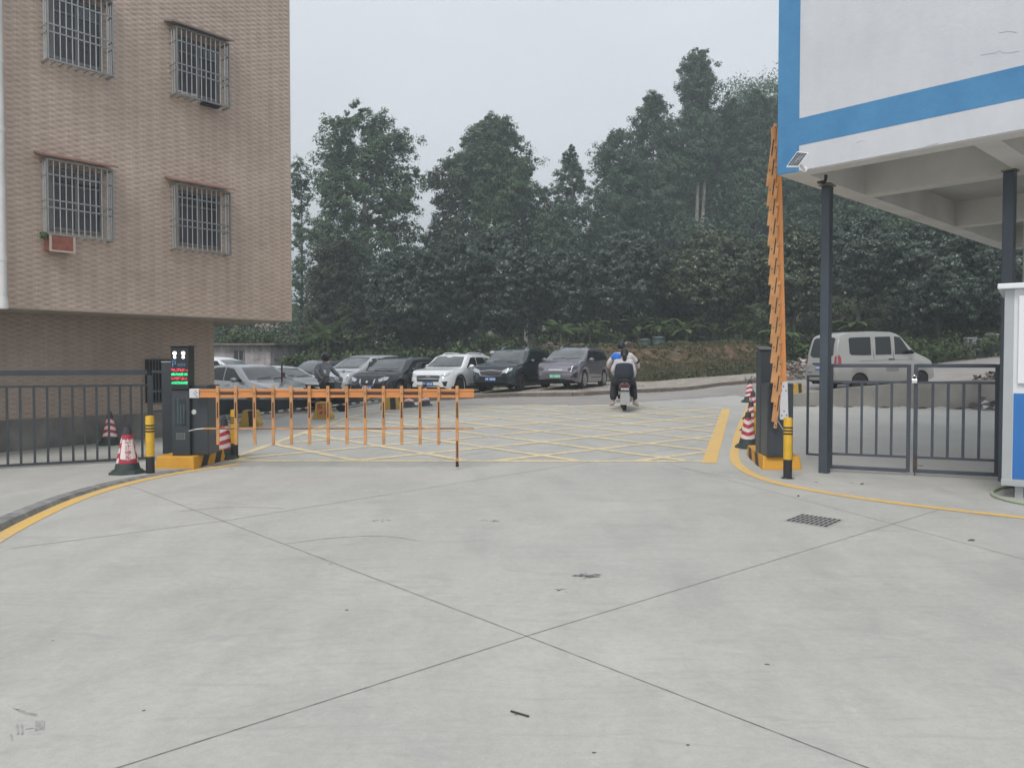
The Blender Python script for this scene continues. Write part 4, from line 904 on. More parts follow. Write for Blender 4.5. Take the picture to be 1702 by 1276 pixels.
def car(name, label, cat, S, loc, rz, paint, group=None, rimm=None):
    L_, W_, zt, zb = S['L'], S['W'], S['top'], S['belt']; r = S.get('r', .34); sill = S.get('sill', .24); ax = S['ax']; Ra = r+.055
    o = thing(name, label, cat, loc, rz, group)
    # x measured from the nose backwards (d); local +x is forward
    ds = sorted(set(np.round(np.concatenate([[0, .012, .03, .06, .10, .15, .22], np.arange(.28, L_-.2, .06), [L_-.2, L_-.14, L_-.09, L_-.05, L_-.02, L_]]+[np.array([a-Ra-.004, a-Ra, a+Ra, a+Ra+.004]) for a in ax]), 4)))
    nose = S.get('nose', .20); tail = S.get('tail', .12); tum = S.get('tum', .25)
    verts = []; rings = []
    for d in ds:
        e1 = max(0, 1-d/.55); e2 = max(0, 1-(L_-d)/.5)
        w_ = W_/2*(1-nose*e1**2.2-tail*e2**2.4)
        top = float(lin(zt, d, S.get('sm', .06))); bel = min(float(lin(zb, d)), top-.012)
        z0 = sill+S.get('lift', .10)*max(e1, e2)**3
        for a in ax:
            if abs(d-a) < Ra: z0 = max(z0, r+math.sqrt(max(0, Ra*Ra-(d-a)**2))*.98)
        z0 = min(z0, bel-.06); gh = top-bel; x = L_/2-d
        wr = w_*(.945-tum*min(gh, .75)-.015)
        pts = [(w_*.955, z0), (w_*.985, z0+.18*(bel-z0)), (w_, z0+.42*(bel-z0)), (w_*.992, z0+.70*(bel-z0)), (w_*.975, z0+.88*(bel-z0)), (w_*.945, bel)]
        k = min(1, gh/.3); S0 = (w_*.945, bel)
        for t, b_ in ((.33, .012), (.66, .014), (.9, .006)): pts.append((S0[0]+(wr-S0[0])*t+b_*k, bel+(top-.06*k-bel)*t))
        pts += [(wr*.965, top-.035*k), (wr*.86, top-.014*k-.002), (wr*.55, top-.003*k), (0, top+.004)]
        full = [(x, -p[0], p[1]) for p in pts]+[(x, p[0], p[1]) for p in reversed(pts[:-1])]
        rings.append(full)
    n = len(rings[0]); V = [p for rg in rings for p in rg]; Fs = []
    for i in range(len(rings)-1):
        for k in range(n-1): Fs.append((i*n+k, i*n+k+1, (i+1)*n+k+1, (i+1)*n+k))
    Fs.append(tuple(range(n-1, -1, -1))); Fs.append(tuple((len(rings)-1)*n+k for k in range(n)))
    mb = MB(); mb.add(V, Fs); body = mb.build('body', paint, o, smooth=True, angle=32)
    bv = BVHTree.FromPolygons([Vector(p) for p in V], [f for f in Fs])
    def cast(p, d):
        hit = bv.ray_cast(Vector(p)-Vector(d)*3, Vector(d)); return hit[0]
    def decal(nm, low, up, ax_, m, off=.006, rows=4, sub=4, par=None):
        """low/up polylines of equal length: (d, z) for the sides ('l','r'), (y, z) for front 'f' and back 'b', (d,y) for top."""
        def dens(P):
            Q = []
            for a, b in zip(P[:-1], P[1:]):
                for i in range(sub): t = i/sub; Q.append((a[0]+(b[0]-a[0])*t, a[1]+(b[1]-a[1])*t))
            return Q+[P[-1]]
        A, B = dens(low), dens(up); vs = []; dirs = {'l': (0, -1, 0), 'r': (0, 1, 0), 'f': (-1, 0, 0), 'b': (1, 0, 0)}; D = Vector(dirs[ax_]); okv = []
        for i in range(rows+1):
            t = i/rows
            for a, b in zip(A, B):
                u, v = a[0]+(b[0]-a[0])*t, a[1]+(b[1]-a[1])*t
                p = Vector((L_/2-u, 0, v)) if ax_ in 'lr' else Vector((0, u, v))
                hp_ = cast(p, D); okv.append(hp_ is not None); vs.append((hp_-D*off) if hp_ is not None else p)
        nc = len(A); fs = [f for f in [(i*nc+j, i*nc+j+1, (i+1)*nc+j+1, (i+1)*nc+j) for i in range(rows) for j in range(nc-1)] if all(okv[q] for q in f)]
        mb = MB(); mb.add(vs, fs)
        # close the rim back to the body so that the piece has a thickness
        rim = [j for j in range(nc)]+[i*nc+nc-1 for i in range(1, rows+1)]+[rows*nc+j for j in range(nc-2, -1, -1)]+[i*nc for i in range(rows-1, 0, -1)]
        if all(okv): b0 = len(mb.v); mb.v += [tuple(Vector(vs[q])+D*(off+.004)) for q in rim]; k_ = len(rim); mb.f += [(rim[i], rim[(i+1) % k_], b0+(i+1) % k_, b0+i) for i in range(k_)]
        return mb.build(nm, m, par or o, smooth=True, angle=40)
    # wheels and underbody
    for a in ax:
        for s in (-1, 1): wheel(o, L_/2-a, s*(W_/2-.125), r, s, rimm or M_rim, .20, S.get('spokes', 5), S.get('rf', .68))
    mb = MB(); mb.box(-L_/2+.12, L_/2-.12, -W_/2+.24, W_/2-.24, sill-.04, .62)
    mb.box(L_/2-ax[1]+Ra, L_/2-ax[0]-Ra, -W_/2+.06, W_/2-.06, sill-.03, sill+.05); mb.build('underbody', M_und, o)
    if S.get('clad'):
        for s, k in ((-1, 'r'), (1, 'l')):
            lo = []; up = []
            for d in np.arange(.30, L_-.28, .05):
                z = sill
                for a in ax:
                    if abs(d-a) < Ra: z = r+math.sqrt(max(0, Ra*Ra-(d-a)**2))*.98
                t = .10
                if z > sill+.001 or any(abs(d-a) < Ra+.09 for a in ax):
                    zz = max([r+math.sqrt(max(0, (Ra+.07)**2-(d-a)**2)) if abs(d-a) < Ra+.07 else sill+.12 for a in ax]); lo.append((d, z+.012)); up.append((d, max(zz, z+.03)))
                else: lo.append((d, z+.012)); up.append((d, sill+.12))
            decal('wheel_arch_cladding', lo, up, k, M_trim, .012, 2, 1)
    # glass
    for pts, nm, m in S['glass_f']: decal(nm, pts[0], pts[1], 'f', m, .007, 6, 6)
    for pts, nm, m in S['glass_s']:
        for k in 'lr': decal(nm, pts[0], pts[1], k, m, .007, 4, 4)
    for pts, nm, m, off in S.get('front', []): decal(nm, pts[0], pts[1], 'f', m, off, 3, 4)
    for pts, nm, m, off in S.get('back', []): decal(nm, pts[0], pts[1], 'b', m, off, 3, 4)
    for pts, nm, m, off in S.get('side', []):
        for k in 'lr': decal(nm, pts[0], pts[1], k, m, off, 2, 4)
    # number plate with its marks
    for (ax_, yc, zc, m, mk) in S.get('plates', []):
        pw, ph = .22, .07; q = decal('number_plate', [(yc-pw, zc-ph), (yc+pw, zc-ph)], [(yc-pw, zc+ph), (yc+pw, zc+ph)], ax_, m, .022, 2, 4)
        for i in range(7):
            if i == 2: continue
            y = yc-.175+i*.058; decal('plate_mark', [(y-.016, zc-.036), (y+.016, zc-.036)], [(y-.016, zc+.036), (y+.016, zc+.036)], ax_, mk, .026, 1, 1, q)
    # mirrors
    md, mz = S['mirror']
    for s in (-1, 1):
        mb = MB(); wloc = W_/2*.93; mb.ball((L_/2-md, s*(wloc+.14), mz), .11, 12, (.62, 1.05, .68)); mb.bar((L_/2-md-.02, s*(wloc-.08), mz-.05), (L_/2-md, s*(wloc+.08), mz-.02), .05, .05)
        q = mb.build('wing_mirror', S.get('mirror_mat', paint), o, smooth=True)
    for s in (-1, 1):
        if S.get('rails'):
            a, b = S['rails']; P = []
            for i in range(9):
                d = a+(b-a)*i/8; top = float(lin(zt, d)); hp_ = bv.ray_cast(Vector((L_/2-d, s*S.get('rail_y', .52), 3)), Vector((0, 0, -1)))[0]; P.append((L_/2-d, s*S.get('rail_y', .52), hp_.z+(.045 if 0 < i < 8 else .0)))
            mb = MB(); mb.tube(P, .017, 6); mb.build('roof_rail', S.get('rail_mat', M_chr), o, smooth=True)
    for dh in S.get('handles', []):
        for s in (-1, 1):
            hp_ = cast((L_/2-dh, 0, S['hz']), (0, -s, 0)); mb = MB(); mb.box(-.11, .11, -.012, .012, -.016, .016); q = mb.build('door_handle', S.get('handle_mat', paint), o, bevel=.006); q.location = hp_+Vector((0, s*.012, 0))
    if S.get('wiper', True):
        a = S['wz']; 
        for y0 in (-.45, .12):
            p_ = cast((0, y0, a+.03), (-1, 0, 0)); q_ = cast((0, y0+.5, a+.07), (-1, 0, 0))
            if p_ and q_: mb = MB(); mb.tube([p_+Vector((.02, 0, .01)), q_+Vector((.02, 0, .012))], .008, 5); mb.build('wiper', M_trim, o)
    return o
def strips(pts, w_):    # vertical or slanted seam in (d,z)
    return [[(a[0]-w_, a[1]) for a in pts], [(a[0]+w_, a[1]) for a in pts]]
def seam(d, z0, z1): return ([[(d-.004, z0), (d+.004, z0)], [(d-.004, z1), (d+.004, z1)]], 'door_seam', M_seam, .002)
def suv(L_, H_, W_=1.84, cowl=1.12, wst=1.86, roofe=None, mpv=False, grille='hex', plate=M_pb, light='bright', rails=True, railm=None, belt0=.98):
    k = H_/1.68; re_ = roofe or L_-.55
    hood = .98*k if not mpv else 1.0*k; cz = 1.09*k if not mpv else 1.12*k
    top = [(0, .58*k), (.02, .72*k), (.06, .86*k), (.18, hood), (.5, hood+.05), (cowl, cz), (wst, H_-.11), (wst+.35, H_-.02), (wst+1.0, H_), (re_-.5, H_-.02), (re_, H_-.10), (L_-.16, 1.12*k), (L_-.06, .98*k), (L_-.02, .80*k), (L_, .62*k)]
    belt = [(0, .56*k), (.06, .76*k), (.18, .88*k), (cowl-.1, belt0*k+.02), (2.4, 1.03*k), (L_-.6, 1.09*k), (L_-.15, 1.05*k), (L_, .6*k)]
    a0, a1 = .90, L_-.98
    bz_ = 1.055*k
    gl = []
    ww = W_/2
    gf = [([[(-ww*.84, cz+.03), (0, cz+.025), (ww*.84, cz+.03)], [(-ww*.66, H_-.135), (0, H_-.105), (ww*.66, H_-.135)]], 'windscreen', M_ws)]
    d0 = cowl+.38; z1 = H_-.155
    gs = [([[(d0, bz_+.03), (d0+.35, bz_+.035), (d0+.92, bz_+.045)], [(d0+.16, bz_+.15), (d0+.52, z1-.02), (d0+.90, z1)]], 'side_window', M_cg2),
          ([[(d0+.98, bz_+.045), (d0+1.4, bz_+.055), (d0+1.72, bz_+.065)], [(d0+.96, z1), (d0+1.4, z1), (d0+1.66, z1-.01)]], 'side_window', M_cg2),
          ([[(d0+1.79, bz_+.07), (re_-.25, bz_+.09), (re_+.02, bz_+.14)], [(d0+1.73, z1-.01), (re_-.3, z1-.05), (re_-.02, bz_+.2)]], 'quarter_window', M_cg2)]
    side = [seam(cowl+.22, .42, bz_), seam(d0+.95, .36, bz_+.03), seam(d0+1.76, .62, bz_+.05), ([[(d0+.05, .40), (a1-.5, .40)], [(d0+.05, .425), (a1-.5, .425)]], 'sill_strip', M_trim, .006)]
    fr = []
    if grille == 'hex': fr += [([[(-.42, .595*k), (0, .56*k), (.42, .595*k)], [(-.54, .77*k), (0, .82*k), (.54, .77*k)]], 'grille_surround', M_chr, .008), ([[(-.39, .615*k), (0, .585*k), (.39, .615*k)], [(-.49, .76*k), (0, .80*k), (.49, .76*k)]], 'grille', mat('maroon_grille', (.04, .03, .032), .4), .012), ([[(-.41, .578*k), (0, .553*k), (.41, .578*k)], [(-.40, .60*k), (0, .575*k), (.40, .60*k)]], 'grille_strip', M_chr, .014)]
    if grille == 'wide': fr += [([[(-.46, .56*k), (0, .55*k), (.46, .56*k)], [(-.52, .80*k), (0, .81*k), (.52, .80*k)]], 'grille', mat('dark_mesh_grille', (.06, .062, .065), .4, .4, var=.3, vs=40), .008), ([[(-.10, .755*k), (.10, .755*k)], [(-.10, .775*k), (.10, .775*k)]], 'badge', M_chr, .014)]
    if grille == 'v': fr += [([[(-.22, .58*k), (.22, .58*k)], [(-.30, .80*k), (.30, .80*k)]], 'grille', M_grl, .008), ([[(-.35, .80*k), (-.30, .56*k), (0, .53*k), (.30, .56*k), (.35, .80*k)], [(-.30, .80*k), (-.25, .58*k), (0, .56*k), (.25, .58*k), (.30, .80*k)]], 'grille_strip', M_chr, .014),
                             ([[(-.045, .66*k), (.045, .66*k)], [(-.045, .74*k), (.045, .74*k)]], 'badge', M_chr, .018)]
    if grille == 'closed': fr += [([[(-.62, .30*k), (.62, .30*k)], [(-.70, .40*k), (.70, .40*k)]], 'lower_intake', M_grl, .006), ([[(-.26, .725*k), (.26, .725*k)], [(-.28, .775*k), (.28, .775*k)]], 'badge', M_chr, .008),
                                  ([[(-.80, .42*k), (-.60, .46*k)], [(-.82, .66*k), (-.70, .60*k)]], 'side_intake', M_trim, .008), ([[(.60, .46*k), (.80, .42*k)], [(.70, .60*k), (.82, .66*k)]], 'side_intake', M_trim, .008)]
    else:
        fr += [([[(-.55, .30*k), (.55, .30*k)], [(-.48, .42*k), (.48, .42*k)]], 'lower_intake', M_grl, .006), ([[(-.50, .275*k), (.50, .275*k)], [(-.55, .298*k), (.55, .298*k)]], 'skid_strip', M_chr, .012)]
        for s in (-1, 1): fr.append(([[(s*.68, .40*k), (s*.74, .38*k)], [(s*.60, .56*k), (s*.78, .58*k)]], 'fog_lamp_housing', M_trim, .008))
    hl = M_hl if light == 'bright' else M_hld
    for s in (-1, 1):
        fr.append(([[(s*.50, .735*k), (s*.66, .745*k), (s*.80, .80*k)], [(s*.47, .80*k), (s*.62, .86*k), (s*.815, .90*k)]], 'headlight', hl, .010))
        fr.append(([[(s*.52, .70*k), (s*.78, .765*k)], [(s*.50, .728*k), (s*.79, .792*k)]], 'lamp_strip', M_chr if light == 'bright' else M_trim, .008))
    bk = [([[(-.6, 1.12*k), (.6, 1.12*k)], [(-.52, H_-.15), (.52, H_-.15)]], 'rear_window', M_cg2, .007)]+[([[(s*.55, .92*k), (s*.80, .92*k)], [(s*.55, 1.03*k), (s*.76, 1.03*k)]], 'tail_lamp', M_tl, .01) for s in (-1, 1)]
    return dict(L=L_, W=W_, top=top, belt=belt, ax=(a0, a1), r=.345, glass_f=gf, glass_s=gs, side=side, front=fr, back=bk, plates=[('f', 0, .47*k if grille != 'closed' else .50*k, plate, M_pw)], mirror=(cowl+.55, bz_+.09),
                rails=(wst+.25, re_-.1) if rails else None, rail_mat=railm or M_chr, handles=(d0+.72, d0+1.52), hz=bz_-.13, wz=cz+.02, nose=.24, clad=not mpv)
def place(px, py, z=None):
    p = G(px, py); return p
BET = R(24)
def head(b): return math.atan2(-math.cos(b), -math.sin(b))       # forward points at the camera and to the left
def parked(label, S, px_c, Yc, b, paint, zg=None, rimm=None):
    X = (px_c-851)/F*Yc; z = hh(X, Yc)+.006 if zg is None else zg
    return car('parked_car', label, 'car', S, (X, Yc, z), head(b), paint, 'cars parked in the row across the road', rimm)
parked('grey people carrier with a green number plate at the right end of the parked row', suv(4.35, 1.60, 1.78, .82, 1.72, mpv=True, grille='closed', plate=M_pg, light='dark'), 955, 31.2, R(24), carpaint('violet_grey_paint', (.17, .16, .19), .26, .4), None, M_rim)
parked('dark blue black SUV with a six sided grille, chrome roof rails and blue number plate', suv(4.55, 1.68, 1.84, 1.15, 1.85, grille='hex'), 856, 31.4, R(24), carpaint('blue_black_paint', (.016, .030, .040), .2, .3), None, M_rimd)
parked('white SUV with a wide grey mesh grille in the parked row', suv(4.5, 1.62, 1.82, 1.15, 1.85, grille='wide', rails=True, railm=carpaint('gloss_white_paint', (.74, .76, .77), .25, .0)), 758, 31.4, R(24), carpaint('gloss_white_paint', (.74, .76, .77), .25, .0), None, M_rimd)
parked('near black SUV with a V shaped grille between the white SUV and the silver van', suv(4.5, 1.66, 1.82, 1.12, 1.82, grille='v', rails=False), 664, 31.0, R(24), carpaint('near_black_paint', (.018, .020, .024), .2, .3))
parked('silver minibus with a long side window between two dark SUVs', suv(4.7, 1.80, 1.75, .70, 1.75, mpv=True, grille='wide', rails=False, belt0=.97), 612, 33.0, R(26), carpaint('silver_van_paint', (.50, .51, .53), .3, .4))
parked('dark SUV half hidden behind the far scooter rider at the left end of the row', suv(4.5, 1.62, 1.80, 1.12, 1.82, grille='wide', rails=False, light='bright'), 536, 33.5, R(26), carpaint('dark_grey_green_paint', (.035, .040, .042), .25, .3))
# silver saloon, left
def sedan(L_=4.65, H_=1.45, W_=1.80):
    top = [(0, .52), (.03, .66), (.12, .76), (.5, .86), (1.25, .98), (2.05, H_-.06), (2.4, H_-.01), (3.0, H_), (3.5, H_-.06), (4.15, 1.08), (4.5, 1.02), (4.6, .95), (L_, .62)]
    belt = [(0, .50), (.12, .70), (1.2, .88), (2.4, .93), (4.0, .98), (4.5, .94), (L_, .58)]
    gf = [([[(-.74, 1.0), (0, .995), (.74, 1.0)], [(-.56, H_-.10), (0, H_-.07), (.56, H_-.10)]], 'windscreen', M_ws)]
    gs = [([[(1.5, .955), (1.9, .96), (2.5, .975)], [(1.75, 1.10), (2.1, H_-.14), (2.5, H_-.09)]], 'side_window', M_cg2), ([[(2.56, .975), (3.0, .985), (3.45, 1.0)], [(2.56, H_-.09), (3.0, H_-.10), (3.35, H_-.15)]], 'side_window', M_cg2)]
    fr = [([[(-.42, .50), (0, .47), (.42, .50)], [(-.48, .62), (0, .64), (.48, .62)]], 'grille', M_grl, .008), ([[(-.45, .63), (0, .65), (.45, .63)], [(-.47, .65), (0, .67), (.47, .65)]], 'grille_strip', M_chr, .012), ([[(-.55, .28), (.55, .28)], [(-.5, .38), (.5, .38)]], 'lower_intake', M_grl, .006)]
    for s in (-1, 1): fr.append(([[(s*.50, .63), (s*.66, .645), (s*.78, .69)], [(s*.48, .69), (s*.62, .74), (s*.79, .77)]], 'headlight', M_hl, .010))
    return dict(L=L_, W=W_, top=top, belt=belt, ax=(.9, 3.6), r=.325, sill=.2, glass_f=gf, glass_s=gs, front=fr, side=[seam(1.45, .35, .93), seam(2.53, .32, .95), seam(3.4, .5, .97)], back=[], plates=[('f', 0, .43, M_pb, M_pw)], mirror=(1.75, 1.0), handles=(2.3, 3.2), hz=.84, wz=1.0, nose=.24)
M_sil = carpaint('silver_paint', (.44, .44, .435), .28, .55)
o = car('parked_car', 'silver saloon parked behind the left barrier cabinet, nose to the right', 'car', sedan(4.65, 1.47), ((418-851)/F*24.4, 24.4, -.03), math.atan2(-.62, .78), M_sil, 'cars parked behind the low dark wall')
o = car('parked_car', 'white saloon whose bright bonnet shows behind the silver saloon', 'car', sedan(4.6, 1.40), ((462-851)/F*26.4, 26.4, -.01), math.atan2(-.66, .75), carpaint('gloss_white_paint', (.74, .76, .77), .25, .0), 'cars parked behind the low dark wall')
o = car('parked_van', 'white van of which only the roof shows behind the silver saloon', 'van', suv(4.4, 1.72, 1.75, .7, 1.7, mpv=True, grille='wide', rails=False), ((362-851)/F*30, 30, 0), math.atan2(-.3, .95), carpaint('gloss_white_paint', (.74, .76, .77), .25, .0), 'cars parked behind the low dark wall')
# silver grey minivan on the climbing road
def minivan():
    L_, H_, W_ = 3.95, 1.95, 1.60
    top = [(0, .55), (.03, .80), (.10, .93), (.55, 1.13), (.80, 1.22), (1.38, H_-.13), (1.65, H_-.03), (2.4, H_), (3.4, H_-.02), (3.70, H_-.10), (3.80, H_-.28), (3.92, 1.15), (L_-.01, .9), (L_, .6)]
    belt = [(0, .50), (.10, .86), (.6, 1.02), (.9, 1.10), (3.7, 1.14), (3.9, 1.10), (L_, .58)]
    gf = [([[(-.66, 1.24), (0, 1.235), (.66, 1.24)], [(-.54, H_-.18), (0, H_-.15), (.54, H_-.18)]], 'windscreen', M_ws)]
    z0, z1 = 1.17, H_-.20
    gs = [([[(.98, z0), (1.3, z0), (1.66, z0)], [(1.12, z0+.16), (1.38, z1-.02), (1.62, z1)]], 'side_window', M_cg2), ([[(1.80, z0), (2.1, z0), (2.42, z0)], [(1.78, z1), (2.1, z1), (2.38, z1)]], 'side_window', M_cg2), ([[(2.60, z0), (2.9, z0), (3.36, z0+.02), (3.42, z0+.08)], [(2.57, z1), (2.9, z1), (3.36, z1-.01), (3.41, z1-.06)]], 'side_window', M_cg2)]
    sd2 = [seam(.98, .45, 1.12), seam(1.72, .36, 1.72), seam(2.50, .36, 1.72), ([[(1.0, .985), (3.75, .985)], [(1.0, .995), (3.75, .995)]], 'crease_shade', M_seam, .001), ([[(1.55, .62), (2.05, .62)], [(1.55, .76), (2.05, .76)]], 'side_marking', mat('faded_marking', (.20, .20, .195), .6, var=.4, vs=30), .003),  # body crease is only its shade, painted as a thin dark strip
           ([[(3.76, .93), (3.82, .93), (3.87, .93)], [(3.76, 1.12), (3.80, 1.20), (3.85, 1.17)]], 'tail_lamp', M_tl, .01)]
    bk = [([[(-.55, 1.20), (-.4, 1.13), (0, 1.12), (.4, 1.13), (.55, 1.20)], [(-.50, H_-.22), (-.4, H_-.19), (0, H_-.18), (.4, H_-.19), (.50, H_-.22)]], 'rear_window', M_cg2, .008)]
    bk += [([[(s*.72, .93), (s*.66, .93)], [(s*.70, 1.18), (s*.655, 1.15)]], 'tail_lamp', M_tl, .012) for s in (-1, 1)]
    bk += [([[(-.66, .42), (.66, .42)], [(-.66, .70), (.66, .70)]], 'rear_bumper', MATS['van_silver_paint'], .035), ([[(-.36, .90), (.36, .90)], [(-.36, .95), (.36, .95)]], 'tailgate_handle', M_trim, .02), ([[(-.56, .63), (-.38, .63)], [(-.56, .655), (-.38, .655)]], 'bumper_reflector', M_trim, .04), ([[(.38, .63), (.56, .63)], [(.38, .655), (.56, .655)]], 'bumper_reflector', M_trim, .04), ([[(-.58, 1.02), (-.42, 1.02)], [(-.58, 1.05), (-.42, 1.05)]], 'badge', M_chr, .01)]
    fr = [([[(-.5, .55), (.5, .55)], [(-.5, .68), (.5, .68)]], 'grille', M_grl, .008)]+[([[(s*.48, .78), (s*.68, .80)], [(s*.46, .92), (s*.66, .95)]], 'headlight', M_hl, .01) for s in (-1, 1)]
    return dict(L=L_, W=W_, top=top, belt=belt, ax=(.62, 3.05), r=.29, sill=.30, glass_f=gf, glass_s=gs, side=sd2, back=bk, front=fr, plates=[('b', 0, .80, M_pb, M_pw)], mirror=(1.12, 1.24), mirror_mat=M_trim, handles=(1.82,), hz=1.02, handle_mat=M_trim, wz=1.24, nose=.16, tail=.07, tum=.16, lift=.08, rf=.60, spokes=6, sm=.08)
M_van = carpaint('van_silver_paint', (.35, .345, .33), .36, .25)
Yv = 26.0; Xv = (1447-851)/F*Yv
vz = CH-(648-602)/F*Yv+.0
o = car('minivan', 'silver grey minivan seen from behind on the climbing road, beyond the gate', 'van', minivan(), (Xv, Yv, vz), R(17), M_van)
o.rotation_euler = (0, R(-1.6), R(17))
van_spot = (Xv, Yv, vz)
# ================= people and scooters
M_skin = mat('skin', (.42, .26, .19), .6, var=.06); M_hair = mat('black_hair', (.012, .010, .010), .5, var=.2, vs=30)
def skinned(name, chains, m, parent, root=0, sub=1):
    """chains: list of lists of (key, (x,y,z), r); keys shared between chains join them."""
    idx = {}; V = []; Rr = []; E = []
    for ch in chains:
        prev = None
        for key, p, r in ch:
            if key not in idx: idx[key] = len(V); V.append(p); Rr.append(r)
            if prev is not None and (prev, idx[key]) not in E: E.append((prev, idx[key]))
            prev = idx[key]
    me = bpy.data.meshes.new(name); me.from_pydata(V, E, []); bm = bmesh.new(); bm.from_mesh(me); ly = bm.verts.layers.skin.verify(); bm.verts.ensure_lookup_table()
    for i, v in enumerate(bm.verts):
        r = Rr[i]; v[ly].radius = (r, r) if isinstance(r, (int, float)) else r; v[ly].use_root = (i == root)
    bm.to_mesh(me); bm.free(); o = bpy.data.objects.new(name, me); C.objects.link(o)
    a = o.modifiers.new('skin', 'SKIN'); a.use_smooth_shade = True; b = o.modifiers.new('sub', 'SUBSURF'); b.levels = sub; b.render_levels = sub
    dg = bpy.context.evaluated_depsgraph_get(); m2 = bpy.data.meshes.new_from_object(o.evaluated_get(dg)); m2.name = name
    bpy.data.objects.remove(o); m2.materials.clear(); m2.materials.append(m)
    q = bpy.data.objects.new(name, m2); C.objects.link(q); q.parent = parent; return q
def rider(label, loc, rz, J, mats, group=None, back_panel=None, helmet=None, ponytail=False):
    """J: joint positions; x right, y forward, z up."""
    o = thing('person', label, 'person', loc, rz, group); V = lambda k: Vector(J[k])
    def mir(k): return J[k]
    ch = [[('pel', J['pel'], (.15, .12)), ('wst', J['wst'], (.13, .10)), ('chs', J['chs'], (.155, .115)), ('nk0', J['neck'], (.055, .055)), ('nk1', J['head0'], (.055, .055)), ('hd', J['head'], (.082, .095)), ('hdt', J['top'], (.06, .07))]]
    for s in 'lr':
        ch.append([('chs', J['chs'], .14), ('sh'+s, J['sh'+s], .062), ('el'+s, J['el'+s], .044), ('wr'+s, J['wr'+s], .027), ('pm'+s, J['hd'+s], (.038, .018))])
        d = (V('hd'+s)-V('wr'+s)).normalized(); side = d.cross(Vector((0, 0, 1))).normalized(); dn = Vector((0, 0, -1))
        for k in range(4):
            b = V('hd'+s)+side*(.027-.018*k)*(1 if s == 'l' else -1)+d*.02; ln = (.058, .068, .064, .048)[k]
            ch.append([('pm'+s, J['hd'+s], .02), (f'f{s}{k}a', tuple(b+d*.03), .009), (f'f{s}{k}b', tuple(b+d*.045+dn*ln*.5), .0085), (f'f{s}{k}c', tuple(b+d*.025+dn*ln), .0075)])
        tb = V('wr'+s)+d*.03+side*.03*(1 if s == 'l' else -1); ch.append([('pm'+s, J['hd'+s], .02), (f't{s}a', tuple(tb+dn*.012), .0105), (f't{s}b', tuple(tb+d*.035+dn*.035), .009)])
        ch.append([('pel', J['pel'], .15), ('hp'+s, J['hp'+s], .085), ('kn'+s, J['kn'+s], .058), ('an'+s, J['an'+s], .038), ('to'+s, J['to'+s], .035)])
    body = skinned('body', ch, M_skin, o)
    # face, on the forward side of the head
    hd = V('head'); fy = Vector(J.get('look', (0, 1, 0))).normalized(); rt = fy.cross(Vector((0, 0, 1)))
    mb = MB()
    for s in (-1, 1): mb.ball(hd+fy*.085+rt*s*.032+Vector((0, 0, .0)), .011, 8)
    mb.build('eyes', mat('eye_dark', (.02, .015, .012), .2, var=0), o, smooth=True)
    mb = MB(); mb.ball(hd+fy*.10+Vector((0, 0, -.025)), .015, 8, (.8, 1, 1.5)); 
    for s in (-1, 1): mb.ball(hd+rt*s*.083+Vector((0, 0, -.01)), .022, 8, (.45, .8, 1.25))
    mb.build('nose_and_ears', M_skin, o, smooth=True)
    mb = MB(); mb.bar(hd+fy*.092+rt*.022+Vector((0, 0, -.06)), hd+fy*.092-rt*.022+Vector((0, 0, -.06)), .01, .008); mb.build('mouth', mat('lips', (.30, .10, .09), .5, var=0), o)
    # hair or helmet
    mb = MB()
    if helmet:
        mb.ball(hd-fy*.005+Vector((0, 0, .035)), .135, 18, (1, 1.08, 1.0)); mb.build('helmet', helmet, o, smooth=True)
        mb = MB(); mb.bar(hd+fy*.13+rt*.09+Vector((0, 0, .03)), hd+fy*.13-rt*.09+Vector((0, 0, .03)), .05, .05); mb.build('visor', M_cab2, o)
    else:
        n = 18; vs = []; fs = []; m = 9
        random.seed(len(label))
        for i in range(m+1):
            a = math.pi*.72*i/m
            for k in range(n):
                t = 2*math.pi*k/n; fr_ = Vector((math.sin(a)*math.cos(t), math.sin(a)*math.sin(t), math.cos(a)))
                fwd = fr_.dot(fy); rad = .108+.006*random.random(); p = hd+Vector((0, 0, .025))-fy*.012+Vector((fr_.x*rad*.93, fr_.y*rad*1.03, fr_.z*rad*1.08))
                if fwd > .45 and a > 1.0: p = hd+Vector((fr_.x*.06, fr_.y*.06, fr_.z*.09+.03))
                vs.append(p)
        for i in range(m):
            for k in range(n): fs.append((i*n+k, i*n+(k+1) % n, (i+1)*n+(k+1) % n, (i+1)*n+k))
        mb.add(vs, fs)
        if ponytail: mb.tube([hd-fy*.10+Vector((0, 0, .02)), hd-fy*.14+Vector((0, 0, -.05)), hd-fy*.12+Vector((.0, 0, -.17)), hd-fy*.10+Vector((0, 0, -.26))], [.045, .06, .05, .012], 10)
        mb.build('hair', M_hair, o, smooth=True)
    # jacket and sleeves
    jk = [[('b', tuple(V('pel')+Vector((0, 0, -.03))), (.215, .18)), ('w', J['wst'], (.185, .155)), ('c', J['chs'], (.178, .145)), ('n', tuple(V('neck')-Vector((0, 0, .015))), (.075, .075))]]
    for s in 'lr': jk.append([('c', J['chs'], .17), ('s'+s, J['sh'+s], .082), ('e'+s, J['el'+s], .076), ('w'+s, tuple(V('wr'+s).lerp(V('el'+s), .08)), .055)])
    skinned('jacket', jk, mats['jacket'], o)
    if back_panel:     # darker body part of the jacket over a pale yoke
        skinned('jacket_panel', [[('a', tuple(V('pel')+Vector((0, -.05, -.13))), (.29, .24)), ('b', tuple(V('wst')+Vector((0, -.04, 0))), (.255, .20)), ('c', tuple(V('chs')+Vector((0, -.055, -.02))), (.25, .19)), ('d', tuple(V('chs')+Vector((0, -.05, .06))), (.235, .15))]], back_panel, o)
